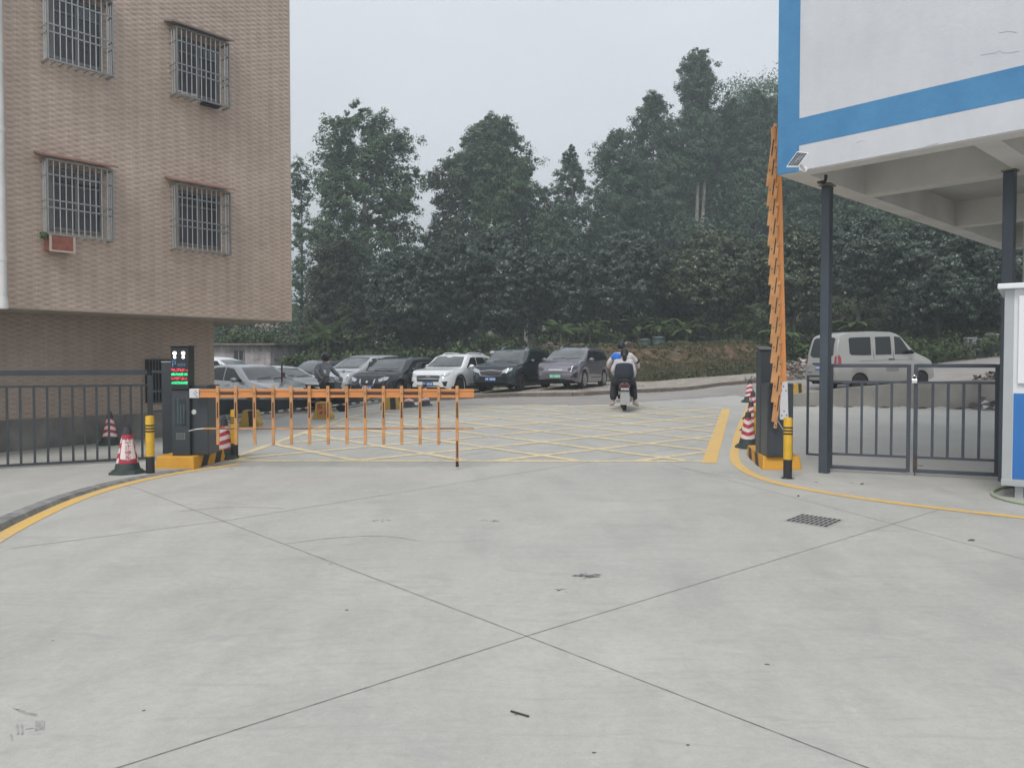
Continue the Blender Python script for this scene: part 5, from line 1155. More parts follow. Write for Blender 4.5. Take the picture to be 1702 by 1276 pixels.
    tr = [[('p', tuple(V('pel')), (.168, .135)), ('q', tuple(V('pel')+Vector((0, 0, .05))), (.15, .12))]]
    for s in 'lr': tr.append([('p', J['pel'], .16), ('h'+s, J['hp'+s], .13), ('k'+s, J['kn'+s], .105), ('a'+s, tuple(V('an'+s)+Vector((0, 0, .05))), .088)])
    skinned('trousers', tr, mats['trousers'], o)
    for s in 'lr':
        a, t_ = V('an'+s), V('to'+s); d = (t_-a).normalized()
        skinned('shoe', [[('a', tuple(a+Vector((0, 0, .015))-d*.03), (.055, .055)), ('b', tuple(a+Vector((0, 0, -.025))), (.048, .045)), ('c', tuple(a.lerp(t_, .6)+Vector((0, 0, -.03))), (.046, .036)), ('d', tuple(t_+d*.03+Vector((0, 0, -.025))), (.040, .028))]], mats['shoes'], o)
    return o
def scooter(label, loc, rz, bodym, guard, group=None, plate=True):
    o = thing('scooter', label, 'scooter', loc, rz, group)
    def whl(y, r):
        mb = MB(); mb.lathe([(r*.62, -.045), (r*.92, -.05), (r, -.02), (r, .02), (r*.92, .05), (r*.62, .045)], 22, (0, 0, 0), 'x'); t = mb.build('wheel', M_tyre, o, smooth=True); t.location = (0, y, r)
        mb = MB(); mb.lathe([(0, -.03), (r*.64, -.03), (r*.64, .03), (0, .03)], 18, (0, 0, 0), 'x'); mb.build('rim', M_rimd, t)
    whl(-.55, .235); whl(.72, .235)
    # tail fairing, floor, leg shield, front mudguard
    mb = MB()
    def loft(secs, n=12):
        b = []; vs = []; fs = []
        for (c_, rx, rz_) in secs:
            for k in range(n): t = 2*math.pi*k/n; vs.append((c_[0]+rx*math.cos(t), c_[1], c_[2]+rz_*math.sin(t)))
        for i in range(len(secs)-1): fs += [(i*n+k, i*n+(k+1) % n, (i+1)*n+(k+1) % n, (i+1)*n+k) for k in range(n)]
        fs += [tuple(range(n)), tuple((len(secs)-1)*n+k for k in range(n))]; mb.add(vs, fs)
    loft([((0, -.86, .66), .05, .04), ((0, -.78, .64), .11, .085), ((0, -.5, .60), .145, .12), ((0, -.15, .52), .15, .15), ((0, .05, .42), .14, .13)])
    mb.prism([(-.14, .0), (.14, .0), (.14, .45), (-.14, .45)], .26, .33)
    mb.build('tail_fairing', bodym, o, smooth=True, angle=50)
    mb = MB(); P = [(-.19, .44, .30), (-.20, .50, .62), (-.15, .46, .86), (.15, .46, .86), (.20, .50, .62), (.19, .44, .30)]
    mb.add(P+[(x*.8, y+.09, z) for x, y, z in P], [(0, 1, 4, 5), (1, 2, 3, 4), (6, 11, 10, 7), (7, 10, 9, 8), (0, 6, 7, 1), (1, 7, 8, 2), (2, 8, 9, 3), (3, 9, 10, 4), (4, 10, 11, 5), (5, 11, 6, 0)]); mb.build('leg_shield', bodym, o, bevel=.01)
    mb = MB(); n = 9
    vs = []; 
    for k in range(n): t = R(20+k*17); vs += [(-.07, .72+.275*math.cos(t), .235+.275*math.sin(t)), (.07, .72+.275*math.cos(t), .235+.275*math.sin(t))]
    mb.add(vs, [(2*k, 2*k+1, 2*k+3, 2*k+2) for k in range(n-1)]); mb.build('mudguard', bodym, o, smooth=True)
    mb = MB(); mb.tube([(0, .46, .85), (0, .60, .45), (0, .72, .24)], .03, 8); mb.tube([(0, .50, .8), (0, .42, 1.0)], .025, 8); mb.build('steering_column', M_trim, o)
    mb = MB(); mb.tube([(-.34, .34, 1.0), (-.2, .40, 1.02), (0, .42, .99), (.2, .40, 1.02), (.34, .34, 1.0)], .016, 8); hb = mb.build('handlebar', M_trim, o, smooth=True)
    mb = MB(); mb.ball((0, .50, .95), .11, 12, (1, .6, .8)); mb.build('headlamp', M_hl, hb, smooth=True)
    for s in (-1, 1):
        mb = MB(); mb.tube([(s*.22, .40, 1.02), (s*.33, .42, 1.16)], .006, 6); mb.lathe([(0, .0), (.055, .004), (.058, .02), (.0, .03)], 16, (s*.37, .42, 1.17), 'y'); mb.build('mirror', mat('mirror_shine', (.6, .63, .66), .05, .8, var=0), hb, smooth=True)
    mb = MB(); mb.box(-.13, .13, -.62, .12, .715, .775); mb.ball((0, -.62, .745), .125, 12, (1, .8, .32)); mb.build('seat', mat('black_vinyl', (.02, .02, .02), .5, var=.1), o, bevel=.02)
    mb = MB(); mb.box(-.10, .10, -.905, -.87, .60, .66); mb.build('tail_lamp', mat('dull_red_lamp', (.12, .01, .015), .25), o, bevel=.01)
    if guard:
        mb = MB(); mb.add([(-.105, -.90, .50), (.105, -.90, .50), (.125, -.94, .16), (-.125, -.94, .16), (-.105, -.912, .50), (.105, -.912, .50), (.125, -.952, .16), (-.125, -.952, .16)], [(0,3,2,1),(4,5,6,7),(0,1,5,4),(1,2,6,5),(2,3,7,6),(3,0,4,7)]); mb.build('rear_mudguard', mat('pale_mudguard', (.34, .34, .335), .55, var=.12, vs=12), o)
        mb = MB(); mb.box(-.12, .12, -.935, -.925, .49, .60); pq = mb.build('number_plate', mat('dark_plate', (.05, .04, .05), .4, var=0), o)
        mb = MB()
        for k in range(6): mb.box(-.095+k*.033, -.073+k*.033, -.9375, -.9355, .525, .565)
        mb.build('plate_marks', M_pw, pq)
    mb = MB(); mb.tube([(.15, -.1, .26), (.17, -.75, .30)], [.03, .045], 10); mb.build('exhaust', mat('exhaust_steel', (.2, .2, .2), .35, .8), o, smooth=True)
    mb = MB(); mb.tube([(-.19, -.3, .22), (.19, -.3, .22)], .012, 6); mb.tube([(-.08, -.55, .235), (-.1, -.1, .35)], .025, 6); mb.build('swing_arm', M_trim, o)
    return o
cloth = lambda n, c: mat(n, c, .85, var=.14, vs=7, bump=.4, bs=25)
J1 = dict(pel=(0, -.36, .86), wst=(0, -.33, 1.0), chs=(0, -.28, 1.18), neck=(0, -.25, 1.33), head0=(0, -.235, 1.38), head=(.01, -.22, 1.46), top=(.01, -.225, 1.52),
          shl=(-.18, -.28, 1.26), ell=(-.29, -.30, 1.03), wrl=(-.20, -.12, .93), hdl=(-.15, -.04, .94), shr=(.18, -.28, 1.26), elr=(.25, -.30, 1.01), wrr=(.24, -.12, .86), hdr=(.22, -.05, .85),
          hpl=(-.10, -.34, .82), knl=(-.24, -.02, .66), anl=(-.27, -.12, .17), tol=(-.33, .03, .13), hpr=(.11, -.34, .82), knr=(.23, .0, .66), anr=(.27, -.10, .17), tor=(.36, .04, .13))
J2 = dict(pel=(0, .06, .86), wst=(.01, .08, 1.0), chs=(.02, .10, 1.24), neck=(.0, .13, 1.42), head0=(-.01, .14, 1.47), head=(-.02, .15, 1.56), top=(-.02, .15, 1.62),
          shl=(-.20, .10, 1.34), ell=(-.34, .20, 1.14), wrl=(-.33, .32, 1.04), hdl=(-.31, .37, 1.03), shr=(.22, .10, 1.34), elr=(.38, .16, 1.16), wrr=(.42, .27, 1.03), hdr=(.33, .35, 1.03),
          hpl=(-.10, .08, .82), knl=(-.20, .42, .68), anl=(-.16, .36, .40), tol=(-.17, .48, .37), hpr=(.11, .08, .82), knr=(.20, .42, .68), anr=(.16, .36, .40), tor=(.17, .48, .37))
sp0 = G(1034, 683); srz = R(-6)
sp0.z += .01
base_s = Vector((sp0.x+.10, sp0.y+.45, hh(sp0.x, sp0.y+.45)+.012))
J1 = {k: (v[0], v[1], v[2]-(.05 if v[2] > .8 else 0)) for k, v in J1.items()}
J2 = {k: (v[0]-.035, v[1], v[2]+(.03 if v[2] > 1.1 else 0)) for k, v in J2.items()}
s1_ = scooter('dark scooter with a pale rear mudguard carrying two people away across the yellow box', base_s, srz, carpaint('dark_plum_paint', (.045, .02, .028), .3, .2), True)
rider('person on the back seat of the scooter in a white and navy jacket', base_s, srz, J1, dict(jacket=cloth('pale_grey_cloth', (.50, .49, .53)), trousers=cloth('dark_trouser_cloth', (.020, .024, .032)), shoes=cloth('pale_shoes', (.40, .38, .36))), 'people riding the scooter with the pale mudguard', cloth('dark_navy_panel', (.022, .026, .040)), ponytail=True)
r2 = rider('person driving the scooter in a white and bright blue top', base_s, srz, J2, dict(jacket=cloth('cream_cloth', (.60, .55, .52)), trousers=cloth('black_trousers', (.02, .02, .024)), shoes=cloth('black_shoes', (.02, .02, .02))), 'people riding the scooter with the pale mudguard')
skinned('blue_shoulder', [[('a', (-.10, .08, 1.24), (.16, .165)), ('b', (-.13, .08, 1.35), (.14, .15)), ('c', (-.235, .10, 1.36), (.115, .115)), ('d', (-.30, .15, 1.27), (.10, .10))]], cloth('bright_blue_cloth', (.03, .17, .62)), r2)
mb = MB(); mb.tube([(.34, .14, 1.235), (.375, .155, 1.205)], .078, 12); mb.build('sleeve_band', M_trim, r2)
for q_ in list(bpy.data.objects):
    if q_.parent is None and q_.type == 'EMPTY' and (q_.location-base_s).length < .001: q_.scale = (1.04, 1.04, 1.04)
# second scooter behind the boom
b2 = Vector(((538-851)/F*23, 23, hh((538-851)/F*23, 23)+.02)); rz2 = R(-122)
scooter('black scooter with white stripes standing behind the lowered boom', b2, rz2, carpaint('scooter_black_paint', (.02, .02, .022), .3, .1), False)
J3 = dict(J2); 
J3 = {k: (v[0], v[1]-.12, v[2]-.03) if isinstance(v, tuple) else v for k, v in J3.items()}
for k in ('wrl', 'hdl', 'wrr', 'hdr'): J3[k] = (J3[k][0], J3[k][1]+.10, J3[k][2])
rider('person in a dark helmet and grey jacket sitting on the scooter behind the boom', b2, rz2, J3, dict(jacket=cloth('blue_grey_cloth', (.20, .21, .24)), trousers=cloth('dark_grey_trousers', (.03, .03, .035)), shoes=cloth('black_shoes', (.02, .02, .02))), None, helmet=mat('black_helmet', (.015, .015, .017), .25, var=0))

# ================= low dark wall, concrete blocks and striped pole on the left
wa, wb = G(392, 703), G(652, 664.5)
wa, wb = Vector((wa.x-1.5, wa.y-1.2, 0)), Vector((wb.x, wb.y, 0)); d = wb-wa; 
o = thing('low_wall', 'low dark wall with a pale coping line running away behind the lowered boom', 'wall', wa, math.atan2(d.y, d.x)); n = 14; Lw = d.length
mb = MB(); mc = MB()
for i in range(n):
    x0, x1 = Lw*i/n, Lw*(i+1)/n; g0, g1 = [hh(*(wa+d*(q/Lw))[:2]) for q in (x0, x1)]
    t0, t1 = [max(CH-(664.5-602)/F*(wa.y+d.y*q/Lw), hh(*(wa+d*(q/Lw))[:2])+.06) for q in (x0, x1)]
    mb.add([(x0, 0, g0-.2), (x1, 0, g1-.2), (x1, .14, g1-.2), (x0, .14, g0-.2), (x0, 0, t0), (x1, 0, t1), (x1, .14, t1), (x0, .14, t0)], [(0,3,2,1),(4,5,6,7),(0,1,5,4),(1,2,6,5),(2,3,7,6),(3,0,4,7)])
    mc.add([(x0, -.015, t0), (x1, -.015, t1), (x1, .155, t1), (x0, .155, t0), (x0, -.015, t0+.022), (x1, -.015, t1+.022), (x1, .155, t1+.022), (x0, .155, t0+.022)], [(0,3,2,1),(4,5,6,7),(0,1,5,4),(1,2,6,5),(2,3,7,6),(3,0,4,7)])
mb.build('wall', mat('blackish_wall', (.028, .032, .034), .75, var=.3, vs=3), o); mc.build('coping', mat('grey_coping', (.16, .17, .17), .7, var=.2), o)
# grey kerb strip at its foot
mb = MB(); nn = Vector((d.y, -d.x, 0)).normalized(); A = []; B = []
for i in range(n+1):
    p = wa+d*(i/n); q = p+nn*(.75-.5*i/n); A.append((p.x, p.y, hh(p.x, p.y)+.05)); B.append((q.x, q.y, hh(q.x, q.y)+.05))
mb.strip(A, B); mb.strip(B, [(x, y, z-.07) for x, y, z in B]); tag(mb.build('kerb_strip', mat('rough_grey_kerb', (.20, .20, .195), .9, var=.25, vs=5)), kind='structure')
M_cb = paint_mat('worn_yellow_block_paint', (.52, .33, .06), .36)
def block(label, px0, px1, pyb, pyt, stripe=True, sign=False, rz=0.0, single=False):
    p = G((px0+px1)/2, pyb); wd = (px1-px0)/F*p.y; hg = at_depth(px0, pyt, p.y).z-p.z
    o = thing('concrete_block', label, 'concrete block', p, rz, 'yellow and black concrete road blocks'); w2 = wd/2; t2 = w2*.72
    prof = [(-w2, 0), (-w2, hg*.18), (-t2*1.02, hg*.5), (-t2*.95, hg*.93), (-t2*.75, hg), (t2*.75, hg), (t2*.95, hg*.93), (t2*1.02, hg*.5), (w2, hg*.18), (w2, 0)]
    mb = MB(); n_ = len(prof); dd_ = .28
    mb.add([(x, 0, z) for x, z in prof]+[(x, dd_, z) for x, z in prof], [tuple(range(n_)), tuple(range(2*n_-1, n_-1, -1))]+[(i, i+1, n_+i+1, n_+i) for i in range(n_-1)]+[(n_-1, 0, n_, 2*n_-1)]); mb.build('block', M_cb, o, bevel=.012)
    if stripe:
        mb = MB(); x0, x1 = w2*.0, w2*.50; mb.add([(x0, -.004, .01), (x1*1.1, -.004, .01), (x1*.9, -.004, hg*.97), (x0-.02, -.004, hg*.97)], [(0, 1, 2, 3)]); mb.add([(x0-.02, -.004, hg+.004), (x1*.9, -.004, hg+.004), (x1*.9, dd_, hg+.004), (x0-.02, dd_, hg+.004)], [(0, 1, 2, 3)]); mb.build('black_stripe', M_blk, o)
    if sign:
        mb = MB(); 
        M_ = Matrix.Translation((0.03, -.008, hg*.72)) @ Matrix.Rotation(R(90), 4, 'X'); s_ = hg*.30
        for i, ch in enumerate('禁止停车'):
            x = (-.5 if i % 2 == 0 else .5)*s_*1.15; z = hg*(.70 if i < 2 else .36)
            text_mesh('character', ch, s_*1.05, M_cr, o, Matrix.Translation((x+.03, -.006, z)) @ Matrix.Rotation(R(90), 4, 'X'), .001, bold=.004)
        z0, z1, X0, X1 = hg*.17, hg*.90, -s_*1.12+.03, s_*1.12+.03
        for a in ((X0, X1, z0, z0+.008), (X0, X1, z1-.008, z1), (X0, X0+.008, z0+.008, z1-.008), (X1-.008, X1, z0+.008, z1-.008)): mb.box(a[0], a[1], -.006, -.001, a[2], a[3])
        mb.build('sign_outline', M_cr, o)
    return o
block('yellow block with a black stripe nearest the left barrier cabinet', 397, 431, 709, 682)
block('yellow block with red lettering behind the lowered boom', 519, 552, 697, 668, stripe=False, sign=True)
block('yellow block with a black stripe behind the boom, close to the two far cones', 632, 666, 681, 655)
block('small yellow block just under the boom behind the lettered one', 603, 616, 668, 655, stripe=False)
block('yellow and black block at the left end of the low concrete wall on the right', 1318, 1337, 656, 637)
def striped(label, p, q, r=.022):
    n_ = 12; o = thing('striped_pole', label, 'pole', (p+q)/2); c_ = (p+q)/2; a = MB(); b = MB()
    for i in range(n_): (a if i % 2 else b).tube([p+(q-p)*(i/n_)-c_, p+(q-p)*((i+1)/n_)-c_], r, 8)
    a.build('black_band', M_blk, o, smooth=True); b.build('white_band', mat('dull_white_band', (.50, .48, .42), .6, var=.1), o, smooth=True)
p, q = G(430, 702), G(520, 690)
striped('black and white striped pole lying between the nearest yellow block and the lettered one', p+Vector((0, 0, .20)), q+Vector((0, 0, .20)))
p, q = G(553, 688), G(633, 677); striped('black and white striped pole running from the lettered block to the far one', p+Vector((0, 0, .22)), q+Vector((0, 0, .22)))
p = G(469, 684); tp = at_depth(469, 606, p.y); o = thing('thin_pole', 'thin rusty red pole standing behind the lowered boom in front of the silver saloon', 'pole', p); mb = MB(); mb.tube([(0, 0, 0), (0, 0, tp.z-p.z)], .028, 8); mb.build('shaft', mat('rusty_red_pole', (.14, .06, .055), .7, var=.3, vs=20), o, smooth=True); mb = MB(); mb.box(.03, .09, -.03, .03, .75*(tp.z-p.z), .83*(tp.z-p.z)); mb.build('bracket', mat('rusty_red_pole', (.14, .06, .055)), o)

# ================= low concrete wall on the right with the rubble heap
wa = G(1319, 675); wb = Vector((15.2, 20.25, 0)); wa = Vector((wa.x, 22-.24*(wa.x-7.9), 0)); d = wb-wa; Lw = d.length
o = thing('retaining_wall', 'long low bare concrete wall whose top climbs to the right, in front of the minivan', 'wall', wa, math.atan2(d.y, d.x))
mb = MB(); n = 12; A = []
def top_at(x):
    t = x/Lw; p = wa+d*t; px = p.x/p.y*F+851; py = np.interp(px, [1318, 1340, 1397, 1529, 1625, 1700], [655, 653, 645, 634.5, 631.5, 630]); return CH-(py-602)/F*p.y
for i in range(n):
    x0, x1 = Lw*i/n, Lw*(i+1)/n; p0_, p1_ = wa+d*(x0/Lw), wa+d*(x1/Lw); g0, g1 = hh(p0_.x, p0_.y-.3)-.1, hh(p1_.x, p1_.y-.3)-.1; t0, t1 = top_at(x0), top_at(x1)
    mb.add([(x0, -.16, g0), (x1, -.16, g1), (x1, .16, g1), (x0, .16, g0), (x0, -.16, t0), (x1, -.16, t1), (x1, .16, t1), (x0, .16, t0)], [(0,3,2,1),(4,5,6,7),(0,1,5,4),(1,2,6,5),(2,3,7,6),(3,0,4,7)])
mb.build('wall', mat('board_marked_concrete', (.27, .26, .235), .85, var=.22, vs=1.6, bump=.4, bs=12), o)
def heap(name, label, ctr, rx, ry, hz_, n_, cols, size, seed=1, cat='rubble heap'):
    random.seed(seed); o = thing(name, label, cat, ctr)
    for ci, (cn, col) in enumerate(cols):
        mb = MB()
        for _ in range(n_):
            a = random.uniform(0, 6.28); r_ = random.random()**.6; x, y = math.cos(a)*r_*rx, math.sin(a)*r_*ry; z = hz_*(1-r_**1.6)*random.uniform(.5, 1)
            gz = hh(ctr[0]+x, ctr[1]+y)-ctr[2]; s = size*random.uniform(.3, 1.3); c_ = Vector((x, y, z+gz))
            vs = [c_+Vector((random.uniform(-1, 1), random.uniform(-1, 1), random.uniform(-.6, .6)))*s for _ in range(6)]; mb.add(vs, [(0, 1, 2), (0, 2, 3), (0, 3, 4), (1, 2, 5), (2, 3, 5), (3, 4, 5), (4, 0, 5), (0, 1, 5)])
        mb.build('debris', mat(cn, col, .85, var=.3, vs=8), o)
    return o
p = G(1648, 677); heap('rubble_heap', 'heap of rubbish with crumpled white sheeting at the right end of the low concrete wall', tuple(p+Vector((.3, .3, 0))), 1.2, .7, .75, 55, [('dark_debris', (.10, .075, .07)), ('brown_debris', (.20, .15, .12)), ('white_sheeting', (.48, .48, .48))], .16, 3)
p = G(1352, 626); p = Vector(((1342-851)/F*33, 33, hh((1342-851)/F*33, 33))); heap('rubble_heap', 'pale rubble heap left of the minivan beyond the road', tuple(p), 2.6, 1.6, .85, 130, [('grey_rubble', (.25, .22, .20)), ('pink_rubble', (.30, .20, .17)), ('pale_rubble', (.42, .40, .38))], .17, 5)
# ================= far house on the left
hp0 = Vector(((392-851)/F*44, 44, 0)); o = thing('old_house', 'low whitewashed old house with stained walls and a thin tin roof beyond the parked cars', 'house', hp0, R(-8))
nb = NB('stained_whitewash'); ob = nb.obj(); c = nb.ramp(nb.math('ADD', nb.math('MULTIPLY', nb.noise(nb.obj((1, 1, .6)), 1.1, 7, .75), .8), nb.math('MULTIPLY', nb.noise(ob, 9, 4), .2)), [(.36, (.12, .11, .11)), (.47, (.34, .31, .32)), (.6, (.55, .51, .52))]); nb.col(c, .9); M_old = nb.m
zt_ = CH+(602-573)/F*44; x1 = (453-851)/F*44-hp0.x
mb = MB(); mb.box(-9, x1, 0, 6, -.6, zt_); mb.build('wall', M_old, o)
mb = MB(); mb.add([(-9.3, -.4, zt_+.02), (x1+.4, -.4, zt_-.02), (x1+.4, 6.3, zt_+.1), (-9.3, 6.3, zt_+.15), (-9.3, -.4, zt_+.09), (x1+.4, -.4, zt_+.05), (x1+.4, 6.3, zt_+.18), (-9.3, 6.3, zt_+.23)], [(0,3,2,1),(4,5,6,7),(0,1,5,4),(1,2,6,5),(2,3,7,6),(3,0,4,7)]); mb.build('roof', mat('faded_tin', (.24, .19, .19), .7, var=.3, vs=2), o)
wx0, wx1 = (388-851)/F*44-hp0.x, (408-851)/F*44-hp0.x; wz0, wz1 = CH+(602-600)/F*44, CH+(602-581)/F*44
mb = MB()
for a in ((wx0, wx0+.07, wz0, wz1), (wx1-.07, wx1, wz0, wz1), (wx0+.07, wx1-.07, wz1-.06, wz1), (wx0+.07, wx1-.07, wz0, wz0+.06), ((wx0+wx1)/2-.03, (wx0+wx1)/2+.03, wz0+.06, wz1-.06)): mb.box(a[0], a[1], -.05, -.001, a[2], a[3])
w_ = mb.build('window', mat('old_frame', (.22, .22, .21), .7), o); mb = MB(); mb.box(wx0+.04, wx1-.04, -.02, -.004, wz0+.03, wz1-.03); mb.build('pane', M_cg2, w_)
b2_ = Vector(((400-851)/F*75, 75, 0)); o = thing('far_building', 'hazy pale building behind the old house, half hidden by trees', 'building', b2_)
mb = MB(); mb.box(-9, 5.2, 0, 8, -1, CH+(602-538)/F*75+1.5); mb.build('wall', mat('pale_pinkish_wall', (.40, .33, .30), .85, var=.1), o); mb = MB(); mb.box(-9.3, 5.5, -.3, 8.2, CH+(602-538)/F*75+1.5, CH+(602-538)/F*75+1.8); mb.build('roof', mat('brown_roof', (.2, .13, .11), .8), o)
mb = MB()
for k in range(4): mb.box(-7+k*3, -5.8+k*3, -.06, .0, 2.2, 3.6)
mb.build('window', M_cg2, o)

# ================= foliage
def leaf_mat(name, dark, light, tint=None, tr=.15):
    nb = NB(name); ob = nb.obj(); inf = nb.n('ShaderNodeNewGeometry')
    rnd = inf.outputs['Random Per Island']; cl = nb.noise(ob, .55, 3, .6); f = nb.math('ADD', nb.math('MULTIPLY', rnd, .5), nb.math('MULTIPLY', cl, .6))
    stops = [(.25, dark), (.8, light)]+([(.97, tint)] if tint else [])
    c = nb.ramp(f, stops); nb.col(c, .5); nb.b.inputs['Specular IOR Level'].default_value = .6 if 'longan' in name else .18; nb.b.inputs['Roughness'].default_value = .38 if 'longan' in name else .5
    # thin leaves pass some light
    trn = nb.n('ShaderNodeBsdfTranslucent'); nb.l(c, trn.inputs[0]); ms = nb.n('ShaderNodeMixShader'); ms.inputs[0].default_value = tr
    out = [x for x in nb.t.nodes if x.type == 'OUTPUT_MATERIAL'][0]; nb.l(nb.b.outputs[0], ms.inputs[1]); nb.l(trn.outputs[0], ms.inputs[2]); nb.l(ms.outputs[0], out.inputs[0]); return nb.m
ML_euc = leaf_mat('eucalyptus_leaves', (.040, .076, .046), (.175, .255, .150), (.24, .29, .16), .38)
ML_euc2 = leaf_mat('hillside_eucalyptus_leaves', (.040, .078, .052), (.165, .250, .160), (.22, .28, .17), .38)
ML_lon = leaf_mat('longan_leaves', (.014, .028, .020), (.062, .098, .062), (.16, .17, .10), .05)
ML_lon2 = leaf_mat('yellowish_longan_leaves', (.018, .034, .016), (.085, .115, .050), (.21, .20, .09), .05)
ML_brn = leaf_mat('brownish_leaves', (.032, .042, .028), (.090, .105, .065), (.15, .12, .08))
ML_und = leaf_mat('undergrowth_leaves', (.028, .048, .022), (.10, .135, .055), (.20, .20, .10))
ML_ban = leaf_mat('banana_leaves', (.05, .085, .035), (.13, .18, .07), (.24, .25, .10), .25)
ML_grs = leaf_mat('grass_blades', (.075, .075, .035), (.19, .165, .09), (.32, .26, .16), .2)
M_bark = mat('pale_smooth_bark', (.36, .33, .29), .8, var=.35, vs=2.5, bump=.4, bs=8); M_bark2 = mat('dark_rough_bark', (.085, .072, .06), .9, var=.3, vs=4, bump=.6, bs=10)
def leaves_at(rng, centers, radii, per, size, flat=.75, droop=.35, aspect=1.9, outward=False):
    """clusters of leaf quads around centres (n,3)"""
    n = len(centers)*per; c = np.repeat(centers, per, 0); r = np.repeat(radii, per)[:, None]
    v = rng.normal(size=(n, 3)); v /= np.linalg.norm(v, axis=1)[:, None]+1e-6; rad = rng.random((n, 1))**.45
    p = c+v*rad*r*np.array([1, 1, flat])
    oc = p-np.mean(centers, 0)-np.array([0, 0, -.15*np.ptp(centers[:, 2])]) if outward else v*0; oc = oc/(np.linalg.norm(oc, axis=1)[:, None]+1e-6)
    nrm = v*.75+oc*.7+rng.normal(size=(n, 3))*.38+np.array([0, 0, .35]); nrm /= np.linalg.norm(nrm, axis=1)[:, None]
    t = rng.normal(size=(n, 3)); t[:, 2] -= droop; t -= nrm*np.sum(t*nrm, 1)[:, None]; t /= np.linalg.norm(t, axis=1)[:, None]+1e-6; b = np.cross(nrm, t)
    s = size*(.6+.8*rng.random((n, 1))); L_ = t*s*aspect/2; W = b*s/2
    V = np.stack([p-L_, p+W-L_*.1, p+L_, p-W-L_*.1], 1).reshape(-1, 3); Fq = np.arange(n*4).reshape(-1, 4); return V, Fq
def merge(parts):
    Vs = []; Fs = []; k = 0
    for V, Fq in parts: Vs.append(V); Fs.append(Fq+k); k += len(V)
    return np.concatenate(Vs), np.concatenate(Fs)
def tree(name, label, px, pbase, Y, prof, wpx, lm, bark, seed, ncl=130, cr=.8, per=55, leaf=.17, trunk_r=.2, group=None, lean=0.0, gaps=.0, shape='euc', trunk_top=.9, cat='tree', flat=.75, droop=.4, depth=1.0, twin=False):
    """px: image x of the axis, prof: list of (image y, half width in px) outlining the crown at depth Y."""
    ncl = int(ncl*1.5); cr *= 1.0; rng = np.random.default_rng(seed); random.seed(seed); X = (px-851)/F*Y; g = hh(X, Y)-.1; o = thing(name, label, cat, (X, Y, g), 0, group)
    zs = np.array([CH-(y-602)/F*Y-g for y, w_ in prof]); ws = np.array([w_/F*Y for y, w_ in prof]); od = np.argsort(zs); zs, ws = zs[od], ws[od]; zlo, zhi = zs[0], zs[-1]; H_ = zhi
    # area-weighted heights
    zz = np.linspace(zlo, zhi, 200); wz = np.interp(zz, zs, ws)+.15; cdf = np.cumsum(wz); cdf /= cdf[-1]
    cz = np.interp(rng.random(ncl), cdf, zz); an = rng.random(ncl)*2*math.pi; lob = 1+.10*np.sin(3*an+seed)+.10*np.sin(cz*1.7+2*an+seed*2)
    rr = np.interp(cz, zs, ws)*lob*((.35+.65*rng.random(ncl)**.5) if shape != 'dome' else (.72+.32*rng.random(ncl)**.5)); rr = np.maximum(0, rr-cr*.35)
    ctr = np.stack([rr*np.cos(an)+lean*(cz/H_)**2, rr*np.sin(an)*depth, cz], 1)
    cen = np.stack([ctr[:, 0], ctr[:, 1], ctr[:, 2]], 1)
    rad = cr*(.55+.75*rng.random(ncl))*np.clip(.55+.5*np.interp(cz, zs, ws)/max(ws), .5, 1)
    sub = 4; c2 = np.repeat(cen, sub, 0)+rng.normal(size=(ncl*sub, 3))*np.repeat(rad, sub)[:, None]*np.array([.55, .55, .42]); r2_ = np.repeat(rad, sub)*(.44 if 'fruit' in name else .48)
    V, Fq = leaves_at(rng, c2, r2_, int(max(4, per//sub)*3.0), leaf*.56, flat, droop, outward=True); fastmesh('crown', V, Fq, lm, o)
    mb = MB(); n_ = 8; kk = [random.uniform(-1, 1) for _ in range(4)]
    def axis(t): return Vector((lean*t*t*.9+.12*H_*.1*math.sin(t*3+kk[0]), .1*math.sin(t*4+kk[1])*H_*.1, H_*trunk_top*t))
    for off in ((0, 0), (.45, .2)) if twin else ((0, 0),):
        mb.tube([axis(i/n_)+Vector((off[0]*(1+i*.08), off[1], 0)) for i in range(n_+1)], [trunk_r*(1.25 if i == 0 else 1)*(1-.86*i/n_) for i in range(n_+1)], 9)
    pick = rng.choice(ncl, min(ncl, 46), replace=False)
    for k in pick:
        c_ = Vector(cen[k]); t = max(.12, min(.97, (c_.z-.22*math.hypot(c_.x, c_.y)-.5)/(H_*trunk_top))); a = axis(t); m_ = a.lerp(c_, .55)+Vector((0, 0, .12*(c_-a).length)); r0 = trunk_r*(1-.86*t)*.42
        mb.tube([a, m_, c_], [max(r0, .018), max(r0*.6, .013), .008], 5, cap=False)
    mb.build('trunk', bark, o, smooth=True); return o
GE = 'eucalyptus trees behind the car park'; GH = 'eucalyptus trees on the wooded hill'; GL = 'round dark fruit trees in front of the wood'
tree('eucalyptus_tree', 'thin sparse tree at the left, against the corner of the tiled building', 500, 0, 58, [(262, 8), (290, 16), (330, 17), (380, 12), (430, 17), (480, 12), (530, 4)], 0, ML_euc, M_bark2, 1, 60, .55, 34, .16, .13, GE)
tree('eucalyptus_tree', 'big broad eucalyptus left of centre with a pale trunk', 607, 0, 56, [(186, 14), (205, 48), (240, 80), (290, 84), (330, 92), (370, 84), (420, 88), (470, 96), (540, 85)], 0, ML_euc, M_bark, 2, 330, .95, 66, .19, .36, GE)
tree('eucalyptus_tree', 'shadowy tree low at the left, below the big broad eucalyptus', 556, 0, 52, [(400, 20), (440, 36), (490, 40), (560, 38)], 0, ML_brn, M_bark2, 3, 130, .8, 55, .17, .2, GE)
